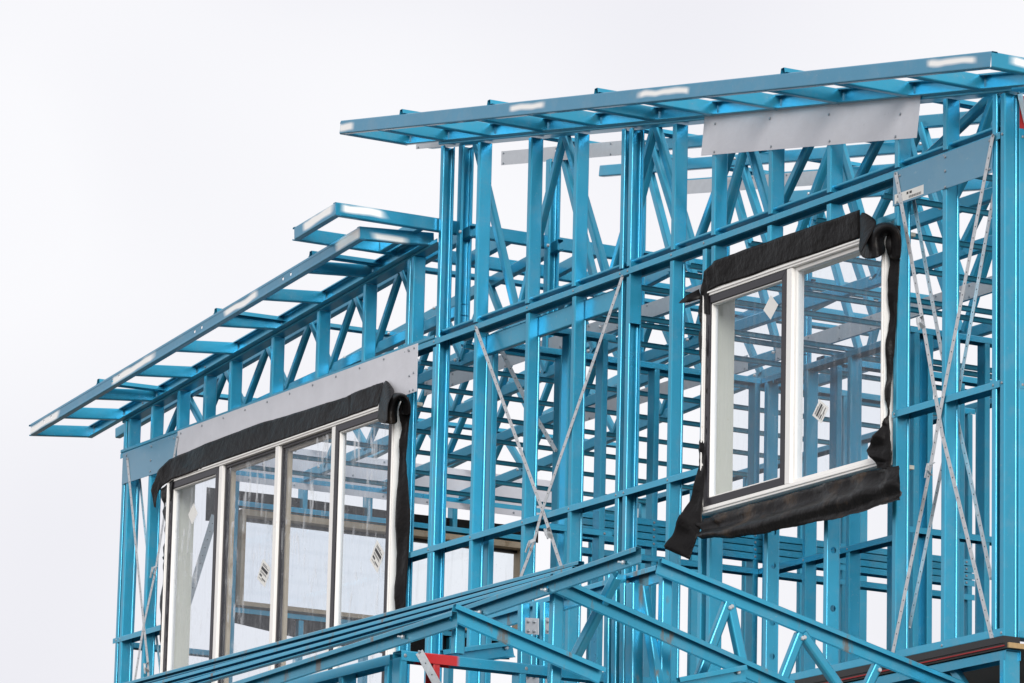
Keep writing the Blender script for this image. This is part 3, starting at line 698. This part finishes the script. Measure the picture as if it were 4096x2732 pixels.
# ------------------------------------------------------------------ black flashing membranes round the two windows
def grid_sheet(name, rows, mat, parent=None, wr=.0, seed=0, thick=.0010, sub=0):
    """rows: list of equally long lists of points; a wrinkled thin sheet through them"""
    rnd = random.Random(seed); n = len(rows[0])
    v = []
    for i, r_ in enumerate(rows):
        for j, p in enumerate(r_):
            p = Vector(p)
            cr = 1-abs(2*mnoise.noise(p*16+Vector((seed, 0, 0)))) ; cr2 = 1-abs(2*mnoise.noise(p*34+Vector((0, seed, 3))))
            d = wr*(.75*(cr*cr-.35)+.25*(cr2*cr2-.35))                        # sharp random creases
            e = wr*.12 if j in (0, n-1) else 0                               # ragged edges
            v.append(p+Vector((rnd.uniform(-e, e), -d, rnd.uniform(-e, e))))
    f = [(i*n+j, i*n+j+1, (i+1)*n+j+1, (i+1)*n+j) for i in range(len(rows)-1) for j in range(n-1)]
    o = mesh(name, v, f, mat, parent, smooth=True)
    s = o.modifiers.new('smooth', 'SUBSURF'); s.levels = sub; s.render_levels = sub
    s = o.modifiers.new('thick', 'SOLIDIFY'); s.thickness = thick; s.offset = 0
    return o
def lerp_poly(poly, n):
    """n points evenly spaced along a polyline"""
    P = [Vector(p) for p in poly]; L = [0]
    for a, b in zip(P, P[1:]): L.append(L[-1]+(b-a).length)
    out = []
    for i in range(n):
        d = L[-1]*i/(n-1)
        for k in range(len(P)-1):
            if d <= L[k+1]+1e-9: t = (d-L[k])/max(1e-9, L[k+1]-L[k]); out.append(P[k].lerp(P[k+1], t)); break
    return out
def strip(name, e0, e1, n, m, mat, wr, seed, bulge=0., parent=None):
    A, B = lerp_poly(e0, n), lerp_poly(e1, n)
    rows = []
    for a, b in zip(A, B): rows.append([a.lerp(b, j/(m-1))+Vector((0, -bulge*math.sin(math.pi*j/(m-1)), 0)) for j in range(m)])
    return grid_sheet(name, rows, mat, parent, wr, seed)
def curl(name, axis_a, axis_b, r0, r1, a0, a1, u, v, mat, parent, n=14):
    """open roll of sheet about the line axis_a-axis_b"""
    A, B = Vector(axis_a), Vector(axis_b); u, v = Vector(u), Vector(v); rows = []
    for i in range(n):
        t = i/(n-1); th = a0+(a1-a0)*t; r = r0+(r1-r0)*t
        d = u*math.cos(th)*r+v*math.sin(th)*r
        rows.append([A+d, A.lerp(B, .5)+d, B+d])
    return grid_sheet(name, rows, mat, parent, 0, 1)
# wide window: top strip with a drooping left tail, rolled right corner, side strips
ma = thing('flashing_membrane', 'black membrane round the wide window, torn tail left and rolled corner right', 'membrane', (-7.5, -.02, 2.13))
y0 = -.012
def Pw(q, y): return onY(q, y)
te = [Pw(k1(435, 985), y0-.05), Pw(k1(400, 810), y0-.05), Pw(k1(470, 620), y0-.04), Pw(k1(590, 490), y0-.02), Pw(k1(770, 415), y0), Pw(w1(700, 225), y0), Pw(w1(980, 120), y0), Pw(w1(1080, 95), y0), Pw(w1(1300, 25), y0), Pw(w1(1440, -20), y0), Pw(k2(20, 565), y0), Pw(k2(400, 415), y0), Pw(k2(600, 350), y0)]
be = [Pw(k1(450, 995), y0-.05), Pw(k1(470, 850), y0-.04), Pw(k1(520, 770), y0-.03), Pw(k1(620, 700), y0-.03), Pw(k1(800, 640), y0-.03), Pw(w1(700, 352), y0-.025), Pw(w1(980, 255), y0-.025), Pw(w1(1080, 222), y0-.025), Pw(w1(1300, 143), y0-.025), Pw(w1(1440, 95), y0-.025), Pw(k2(20, 945), y0-.025), Pw(k2(400, 810), y0-.025), Pw(k2(500, 780), y0-.025)]
def pair_strip(name, e0, e1, m, mat, wr, seed, parent, each=6, fold=.0, cross=None):
    m = m*2+1; each *= 2
    rows = []; rf = random.Random(seed+50); ph = [rf.uniform(0, 6.28) for _ in range(3)]; cnt = 0
    for i in range(len(e0)-1):
        for s in range(each):
            t = s/each; a, b = e0[i].lerp(e0[i+1], t), e1[i].lerp(e1[i+1], t)
            cnt += 1; fo = fold*(math.sin(cnt*.55+ph[0])+.7*math.sin(cnt*.23+ph[1])+.25*rf.uniform(-1, 1))
            rows.append([a.lerp(b, j/(m-1))+Vector((0, (cross(j/(m-1), cnt) if cross else 0)+fo*math.sin(math.pi*min(1, .25+j/(m-1))), fo*.25*(j/(m-1)))) for j in range(m)])
    rows.append([e0[-1].lerp(e1[-1], j/(m-1)) for j in range(m)])
    return grid_sheet(name, rows, mat, parent, wr, seed)
pair_strip('top_strip', te, be, 5, M['black'], .004, 3, ma, fold=.003, each=5)
le0 = [Pw(k1(490, 800), y0-.02), Pw(k1(525, 960), y0), Pw(k1(550, 1150), y0), Pw(k1(545, 1330), y0), Pw(k1(530, 1540), y0), Pw(w1(425, 850), y0), Pw(w1(412, 1050), y0), Pw(w1(400, 1290), y0), Pw(w1(405, 1420), y0), Pw(w1(412, 1600), y0)]
le1 = [Pw(k1(640, 700), y0-.025), Pw(k1(612, 960), y0-.02), Pw(k1(605, 1150), y0-.02), Pw(k1(598, 1330), y0-.02), Pw(k1(590, 1540), y0-.02), Pw(w1(455, 850), y0-.02), Pw(w1(447, 1050), y0-.02), Pw(w1(438, 1290), y0-.02), Pw(w1(433, 1420), y0-.02), Pw(w1(427, 1600), y0-.02)]
pair_strip('left_strip', le0, le1, 4, M['black'], .003, 5, ma, fold=.008)
re0 = [Pw(k2(905, 640), y0-.03), Pw(k2(900, 900), y0-.02), Pw(k2(895, 1300), y0-.02), Pw(w1(1722, 300), y0-.02), Pw(w1(1715, 700), y0-.02), Pw(w1(1705, 1000), y0-.02), Pw(w1(1700, 1250), y0-.02)]
re1 = [Pw(k2(1050, 620), y0), Pw(k2(1090, 850), y0), Pw(k2(1040, 1300), y0), Pw(w1(1765, 330), y0), Pw(w1(1790, 640), y0), Pw(w1(1770, 1000), y0), Pw(w1(1755, 1250), y0)]
pair_strip('right_strip', re0, re1, 4, M['black'], .004, 6, ma, fold=.010, each=4)
# rolled corner: the strip end folds up into a peak and rolls forward over the window corner
pk = [[Pw(k2(600, 350), y0), Pw(k2(555, 600), y0-.02), Pw(k2(500, 830), y0-.04), Pw(k2(498, 1060), y0-.05)],
      [Pw(k2(655, 305), y0-.01), Pw(k2(620, 560), y0-.06), Pw(k2(560, 760), y0-.10), Pw(k2(560, 1080), y0-.12)],
      [Pw(k2(730, 400), y0-.01), Pw(k2(700, 520), y0-.08), Pw(k2(600, 760), y0-.14), Pw(k2(600, 1095), y0-.15)],
      [Pw(k2(825, 530), y0-.01), Pw(k2(740, 610), y0-.10), Pw(k2(660, 800), y0-.16), Pw(k2(690, 1110), y0-.17)]]
grid_sheet('fold', pk, M['black'], ma, 0, 1, sub=2)
def roll_rows(f, pts):
    return [[onY(f(*p[:2]), y0-p[2]) for p in row] for row in pts]
rl = roll_rows(k2, [((500, 1060, .05), (690, 1110, .13), (862, 1108, .035)), ((495, 960, .05), (685, 1000, .13), (842, 960, .035)), ((510, 860, .05), (690, 900, .13), (845, 860, .035)),
    ((550, 740, .05), (725, 770, .125), (868, 770, .03)), ((640, 620, .04), (780, 660, .12), (900, 690, .03)), ((740, 555, .03), (850, 590, .11), (925, 680, .03)), ((870, 535, .03), (930, 552, .10), (940, 690, .03)),
    ((985, 560, .02), (1020, 590, .08), (960, 720, .03)), ((1060, 640, .02), (1075, 680, .06), (950, 760, .03)), ((1098, 780, .01), (1095, 800, .04), (930, 850, .03)), ((1090, 900, .0), (1075, 930, .03), (915, 950, .03))])
grid_sheet('roll', rl, M['black'], ma, 0, 1, sub=2)

# tall window
mc = thing('flashing_membrane', 'black membrane round the two-pane window, rolled corner, muddy sagging bottom flap', 'membrane', (-1.8, -.02, 2.13))
te = [Pw(w2(205, 470), y0-.02), Pw(w2(212, 380), y0-.03), Pw(w2(225, 300), y0-.04), Pw(w2(270, 255), y0-.04), Pw(w2(400, 205), y0-.03), Pw(w2(560, 150), y0-.03), Pw(w2(720, 95), y0-.04), Pw(w2(878, 40), y0-.05)]
be = [Pw(w2(250, 480), y0-.025), Pw(w2(245, 400), y0-.025), Pw(w2(250, 378), y0-.025), Pw(w2(300, 355), y0-.025), Pw(w2(420, 318), y0-.025), Pw(w2(570, 262), y0-.025), Pw(w2(730, 212), y0-.025), Pw(w2(880, 158), y0-.03)]
pair_strip('top_strip', te, be, 5, M['black'], .003, 13, mc, fold=.003)
le0 = [Pw(w2(203, 440), y0-.01), Pw(w2(212, 560), y0), Pw(w2(212, 800), y0), Pw(w2(218, 1000), y0), Pw(w2(190, 1180), y0-.05), Pw(w2(125, 1330), y0-.12), Pw(w2(62, 1458), y0-.16)]
le1 = [Pw(w2(250, 440), y0-.02), Pw(w2(245, 560), y0-.02), Pw(w2(240, 800), y0-.02), Pw(w2(236, 1000), y0-.02), Pw(w2(228, 1190), y0-.03), Pw(w2(215, 1360), y0-.06), Pw(w2(165, 1503), y0-.10)]
pair_strip('left_strip', le0, le1, 5, M['black'], .006, 15, mc, fold=.012)
tab = [[Pw(w2(120, 430), y0-.08), Pw(w2(125, 432), y0-.08)], [Pw(w2(150, 400), y0-.07), Pw(w2(165, 428), y0-.07)], [Pw(w2(205, 372), y0-.03), Pw(w2(215, 412), y0-.03)]]
grid_sheet('tail', tab, M['black'], mc, 0, 2)
re0 = [Pw(w2(990, 100), y0-.04), Pw(w2(998, 250), y0-.03), Pw(w2(992, 500), y0-.02), Pw(w2(990, 750), y0-.02), Pw(w2(985, 900), y0-.03), Pw(w2(960, 960), y0-.05), Pw(w2(900, 1045), y0-.07), Pw(w2(950, 1120), y0-.06)]
re1 = [Pw(w2(1050, 110), y0), Pw(w2(1045, 250), y0), Pw(w2(1032, 500), y0), Pw(w2(1012, 750), y0), Pw(w2(1000, 900), y0-.01), Pw(w2(1005, 970), y0-.02), Pw(w2(1012, 1060), y0-.03), Pw(w2(1005, 1130), y0-.03)]
pair_strip('right_strip', re0, re1, 4, M['black'], .005, 16, mc, fold=.012)
pk = [[Pw(w2(878, 40), y0-.05), Pw(w2(878, 100), y0-.06), Pw(w2(880, 158), y0-.06)],
      [Pw(w2(920, 65), y0-.05), Pw(w2(900, 130), y0-.10), Pw(w2(870, 195), y0-.12)],
      [Pw(w2(960, 92), y0-.05), Pw(w2(915, 150), y0-.12), Pw(w2(880, 240), y0-.15)]]
grid_sheet('fold', pk, M['black'], mc, 0, 1, sub=2)
rl = roll_rows(w2, [((882, 247, .06), (940, 248, .13), (985, 225, .035)), ((872, 200, .06), (930, 205, .13), (985, 200, .035)), ((885, 165, .06), (930, 160, .13), (975, 165, .035)), ((915, 120, .06), (945, 130, .12), (985, 150, .03)),
    ((955, 95, .05), (975, 105, .11), (995, 150, .03)), ((1005, 90, .03), (1015, 100, .08), (1005, 150, .03)), ((1042, 115, .02), (1045, 130, .06), (1005, 170, .03)), ((1055, 160, .01), (1053, 175, .04), (1000, 200, .03)), ((1048, 240, .0), (1045, 250, .03), (998, 250, .03))])
grid_sheet('roll', rl, M['black'], mc, 0, 1, sub=2)
te = [Pw(w2(195, 1340), y0-.04), Pw(w2(300, 1310), y0-.04), Pw(w2(470, 1265), y0-.04), Pw(w2(640, 1215), y0-.04), Pw(w2(800, 1170), y0-.04), Pw(w2(930, 1130), y0-.04), Pw(w2(1043, 1110), y0-.03)]
be = [Pw(w2(215, 1415), y0-.13), Pw(w2(330, 1412), y0-.15), Pw(w2(480, 1385), y0-.15), Pw(w2(640, 1352), y0-.14), Pw(w2(800, 1322), y0-.13), Pw(w2(930, 1290), y0-.12), Pw(w2(1045, 1255), y0-.10)]
pair_strip('bottom_flap', te, be, 6, M['black_mud'], .007, 18, mc, fold=.010, cross=lambda t, c: -.022*math.sin(t*9.5+c*.05)*(.4+t))

# ------------------------------------------------------------------ punched strap braces
def strap(name, pts, n, label, wide=.027, tension=(), group=None):
    pts = [Vector(p) for p in pts]
    s = thing(name, label, 'strap', pts[0], group)
    for a, b in zip(pts, pts[1:]): bar('strap_length', a, b, wide, .0018, n, M['galv_dull'], s)
    n = Vector(n)
    for t in tension:
        t = Vector(t)
        L = (pts[-1]-pts[0]).normalized(); sd_ = L.cross(n).normalized()
        me = [t+L*(-.03)+n*.0, t+n*.026+L*(-.012), t+n*.028+L*.012, t+L*.034]
        for a, b in zip(me, me[1:]): bar('tension_clip', a, b, wide*1.1, .0025, n, M['galv_dull'], s)
        bar('tension_bolt', t+n*.03-L*.02, t+n*.03+L*.05, .008, .008, n, M['galv_dull'], s)
    L = pts[-1]-pts[0]; k = int(L.length/.055)
    for i in range(k):
        d = L.length*i/k; acc = 0
        for a, b in zip(pts, pts[1:]):
            if acc+(b-a).length >= d:
                q = a.lerp(b, (d-acc)/(b-a).length); screw(q+n*.0012, n, s, r=.0036, h=.0006, mat='dark', name='punch_mark'); break
            acc += (b-a).length
    for q in (pts[0], pts[-1]): screw(q+n*.001, n, s)
    return s
FY = -.007
mY = -Y_
strap('brace_strap', [onY(zA(397, 275), FY), onY(zA(745, 1230), FY), onY(zA(783, 1340), FY), onY(zA(848, 1540), FY)], mY, 'galvanised strap falling from the top plate to the right across the middle bay', tension=[onY(zA(785, 1345), FY)])
strap('brace_strap', [onY(zA(1163, 5), FY), onY(zA(740, 1240), FY-.003), onY(zA(700, 1395), FY), onY(zA(630, 1580), FY)], mY, 'galvanised strap falling from the top plate to the left across the middle bay', tension=[onY(zA(696, 1410), FY)])
strap('brace_strap', [onY(zr(205, 440), FY-.004), onY(zr(325, 1100), FY), onY(r7(700, 1130), FY), onY(b2(2155, 1050), FY)], mY, 'galvanised strap from the labelled lintel board down to the right corner', tension=[onY(zr(326, 1105), FY)])
strap('brace_strap', [onY(zr(640, 270), FY-.004), onY(r7(690, 860), FY-.003), onY(r7(590, 1430), FY), onY(b2(1522, 1140), FY)], mY, 'galvanised strap from the right corner top down beside the two-pane window', tension=[onY(r8(600, 190), FY)])
BYk = .083
strap('brace_strap', [onY(zr(270, 480), BYk), onY(zr(410, 1240), BYk), onY(b2(2010, 0), BYk), onY(b2(2145, 650), BYk)], mY, 'rear galvanised strap leaning right inside the right bay')
strap('brace_strap', [onY(zr(650, 500), BYk), onY(zr(490, 1400), BYk), onY(b2(1825, 0), BYk), onY(b2(1630, 960), BYk)], mY, 'rear galvanised strap leaning left inside the right bay')
strap('brace_strap', [onY(w1(220, 325), FY-.004), onY(w1(265, 780), FY), onY(w1(312, 1250), FY), onY(w1(336, 1470), FY), onY(w1(338, 1600), FY)], mY, 'galvanised strap from the left corner board leaning right', tension=[onY(w1(338, 1478), FY)])
strap('brace_strap', [onY(w1(498, 205), FY-.006), onY(w1(425, 640), FY), onY(w1(378, 940), FY), onY(w1(310, 1255), FY-.003), onY(w1(258, 1580), FY)], mY, 'galvanised strap from the grey lintel board leaning left', tension=[onY(w1(380, 945), FY)])
strap('brace_strap', [onY(w1(290, 440), BYk), onY(w1(325, 780), BYk), onY(w1(380, 1290), BYk), onY(w1(412, 1580), BYk)], mY, 'rear galvanised strap leaning right beside the wide window')
strap('brace_strap', [onX(r1(1058, 520), -5.08), onX(zA(650, 640), -5.08), onX(zA(815, 920), -5.08)], X_, 'dark galvanised strap on the inner wall behind the middle bay')
strap('brace_strap', [onX(w1(705, 640), XW+.01), onX(w1(555, 1130), XW+.01)], X_, 'wide galvanised strap seen through the left pane of the wide window', wide=.05)

# ------------------------------------------------------------------ lower roof in front: stacked girders, hip chords and their webs
YG = -2.3
YL = YG-.50                                    # the lower girder and its hip stand nearest the front
YH = -1.62                                     # the tallest hip stands farther back
LIPC = ((.030, .015), (.030, .037), (.0, .037), (.0, -.030), (.012, -.040))      # chord with a deep folded top lip
def chord(name, a, b, n, mat, parent, s=1.0): return sweep(name, a, b, n, Z_, tuple((x*s, y*s) for x, y in LIPC), mat, parent, r=.005)
g1 = thing('girder_chord', 'upper blue steel girder chord lying over the lower roof trusses, bolt heads showing', 'roof girder', onY(b1(1500, 600), YG))
chord('chord', onY(b1(470, 940), YG), onY(b1(2125, 372), YG), -Y_, M['rust2'], g1)
for q in ((1490, 605), (2010, 420), (1045, 755)):
    c = onY(b1(*q), YG-.005); bar('bolt', c, c+Vector((.0, -.032, 0)), .007, .007, Z_, M['galv_dull'], g1); bolt(c+Vector((0, -.004, 0)), -Y_, g1)
g2 = thing('girder_chord', 'lower blue steel girder chord lapped under the upper one, ending at the hip', 'roof girder', onY(b1(500, 950), YG))
chord('chord', onY(b1(-1400, 1540), YL), onY(b1(890, 805), YL), -Y_, M['rust2'], g2)
c = onY(b1(530, 920), YL-.005); bar('bolt', c, c+Vector((0, -.032, 0)), .007, .007, Z_, M['galv_dull'], g2); bolt(c+Vector((0, -.004, 0)), -Y_, g2)
for i, (x1, nm) in enumerate(((1740, 'upper'), (1700, 'middle'), (1560, 'lower'))):
    dl = 43*i
    o = sweep('stacked_channel', onY(b1(-1400, 1275+dl*1.25), YG+.05+.012*(2-i)), onY(b1(x1, 440+dl*.62+(1740-x1)*.262), YG+.05+.012*(2-i)), Y_, Z_, ((-.030, .002), (-.030, .017), (0, .017), (0, -.017), (-.030, -.017), (-.030, -.012)), M['rust2'], None, r=.004)
    tag(o, '%s of the blue channels stacked behind the girder chords' % nm, 'steel channel', 'stacked channels')
def hip(label, top, end, y, posts=(), webs=(), mat='rust2', depth=.0):
    a = onY(top, y); X = a.x; b = onX(end, X)
    t = thing('hip_truss', label, 'roof truss', (X, y, a.z-.4))
    d = (b-a).normalized()
    chord('top_chord', a-d*.03, b+d*.05, X_, M[mat], t, 1.05)
    for q, e, w_, mt in posts:
        sweep('post', onX(q, X-.02), onX(e, X-.02), X_, Y_, Cp(w_, .034, .008), M[mt], t, r=.008, seg=4)
        sweep('post', onX(q, X-.07), onX(e, X-.07), X_, Y_, Cp(w_*.8, .034, .008), M[mt], t, r=.008, seg=4)
    for q, e, mt in webs:
        sweep('web_member', onX(q, X+.012), onX(e, X+.012), X_, Y_, Cp(.045, .034, .006), M[mt], t, r=.010, seg=4)
        bolt(onX(q, X+.012)+Vector((.004, 0, -.02)), X_, t)
    return t
h1 = hip('blue hip truss meeting the lapped girder chords, middle of three', b1(1535, 568), b2(820, 1325), YG+.03, posts=((b1(1572, 610), b1(1545, 1500), .055, 'steel'),), webs=())
h2 = hip('blue hip truss at the end of the lower girder chord', b1(885, 772), b1(1790, 1158), YL+.03, posts=((b1(912, 815), b1(905, 1030), .05, 'steel'),))
h3 = hip('tallest blue hip truss with rusty posts and bolted webs', b2(78, 590), b2(1880, 1325), YH, mat='rust2',
         posts=((b2(112, 640), b2(98, 1400), .055, 'rust'),),
         webs=((b2(500, 808), b2(300, 1330), 'rust'), (b2(512, 800), b2(625, 1330), 'rust2'), (b2(955, 1000), b2(820, 1350), 'rust'), (b2(968, 995), b2(1210, 1340), 'rust'), (b2(1440, 1200), b2(1360, 1370), 'rust2')))
rb = thing('ridge_beam', 'stained blue ridge beam behind the girder chords, bolted to the tallest hip truss', 'roof beam', onY(b1(1700, 650), YG+.05))
chord('chord', onY(b1(1090, 838), YH+.03), onY(b1(2262, 500), YH+.03), -Y_, M['rust'], rb, 1.1)
for q in ((2035, 552), (2255, 500)): bolt(onY(b1(*q), YH+.02), -Y_, rb)
# loose webs and posts under the girders
gp = thing('girder_webs', 'blue steel web posts and diagonal under the upper girder chord', 'roof girder', onY(b1(1900, 900), YG))
sweep('diagonal', onY(b1(1935, 505), YG+.28), onY(b1(1640, 1085), YG+.28), -Y_, X_, Cp(.05, .034, .006), M['steel'], gp, r=.010, seg=4)
for x, m_ in ((1940, 'steel'), (1990, 'steel'), (2045, 'rust'), (2085, 'steel'), (2105, 'rust')):
    sweep('post', onY(b1(x, 500 if x < 2000 else 560), YH-.04), onY(b1(x-8, 1400), YH-.04), X_, Y_, Cp(.06, .034, .008), M[m_], gp, r=.008, seg=4)
sweep('post', onY(b1(2115, 590), YH-.02), onY(b1(2215, 1250), YH-.02), -Y_, X_, Cp(.05, .034, .008), M['rust'], gp, r=.008, seg=4)
for x in (1350, 1450, 1500):
    sweep('post', onY(b1(x, 690), YH-.05), onY(b1(x-8, 1400), YH-.05), X_, Y_, Cp(.05, .034, .008), M['steel'], gp, r=.008, seg=4)
for (xa, xb) in ((1345, 1432), (1480, 1552)):
    for dy in (0, 372):
        P4 = [onY(b1(xa, 790+dy), YH-.12), onY(b1(xb, 795+dy), YH-.12), onY(b1(xb, 905+dy), YH-.12), onY(b1(xa, 898+dy), YH-.12)]
        o = mesh('bracket_plate', P4+[p_+Vector((0, .004, 0)) for p_ in P4], [(0, 1, 2, 3), (7, 6, 5, 4), (0, 4, 5, 1), (1, 5, 6, 2), (2, 6, 7, 3), (3, 7, 4, 0)], M['galv'], gp)
        for fx in (.25, .7):
            for fz in (.22, .8): screw(P4[0].lerp(P4[1], fx).lerp(P4[3].lerp(P4[2], fx), fz)+Vector((0, -.002, 0)), -Y_, gp, r=.009, h=.007)
# jack pieces butting against the hips
def jack(label, a, b, X):
    t = thing('jack_rafter', label, 'rafter', onX(a, X)); chord('chord', onX(a, X), onX(b, X), X_, M['steel'], t, 1.0)
    bolt(onX(b, X)+Vector((.01, -.04, -.0)), X_, t)
jack('short blue jack rafter rising to the middle of the end hip truss', b1(780, 1065), b1(1262, 1000), onY(b1(510, 1035), YG-.36).x-.10)
jack('short blue jack rafter rising to the foot of the middle hip truss', c5(1500, 1600), c5(2290, 1450), onY(b1(1535, 568), YG+.03).x+.045)
# front wing wall under the lower roof
YW = YG-.36
pc = onY(b1(510, 1035), YW); XC, ZC = pc.x, pc.z+.017
M['redplate'] = steel('blue_steel_red_end', red=('Y', onX(b1(655, 1050), XC).y, onX(b1(893, 1075), XC).y))
wr_ = thing('wing_end_wall_frame', 'blue steel wing wall frame with red sprayed top plate and a strap', 'wall frame', (XC, YW+1, ZC-2.5))
trackY(wr_, YW, YW+2.2, ZC, XC, name='top_plate', mat=M['redplate'], F=.045)
M['redstud'] = steel('blue_steel_red_stud', base=(.40, .010, .012), metallic=.0)
for i, y in enumerate((0, .17, .62, 1.10, 1.55, 2.0)):
    studY(wr_, YW+y, ZC-2.6, ZC-.03, XC-.002, mat=M['redstud'] if i == 1 else M['steel'], kind='O' if i == 1 else 'W')
trackY(wr_, YW+.2, YW+2.2, ZC-.62, XC-.004)
for y in (.02, .65, 1.13, 1.58): screw((XC+.003, YW+y, ZC-.022), X_, wr_, r=.009)
strap('brace_strap', [onX(b1(632, 1020), XC+.006), onX(b1(760, 1250), XC+.006)], X_, 'short galvanised strap over the red sprayed plate', wide=.042)
wf_ = thing('wing_front_wall_frame', 'blue steel front wing wall frame under the lower girder chord', 'wall frame', (XC-2, YG, ZC-2.5))
trackX(wf_, XC-4.2, XC-.10, ZC-.006, y=YW, name='top_plate', F=.045)
for i in range(9): studX(wf_, XC-.12-.45*i, ZC-2.6, ZC-.03, 'W', y=YW)
trackX(wf_, XC-4.2, XC-.10, ZC-2.62, y=YW, up=True, name='bottom_plate'); trackY(wr_, YW, YW+2.2, ZC-2.62, XC, up=True, name='bottom_plate')
for i in range(4): sweep('back_post', (XC-.3-.5*i, YW+.5, ZC-2.6), (XC-.3-.5*i, YW+.5, ZC-.1), X_, Y_, Cp(), M['steel_in'], wf_)
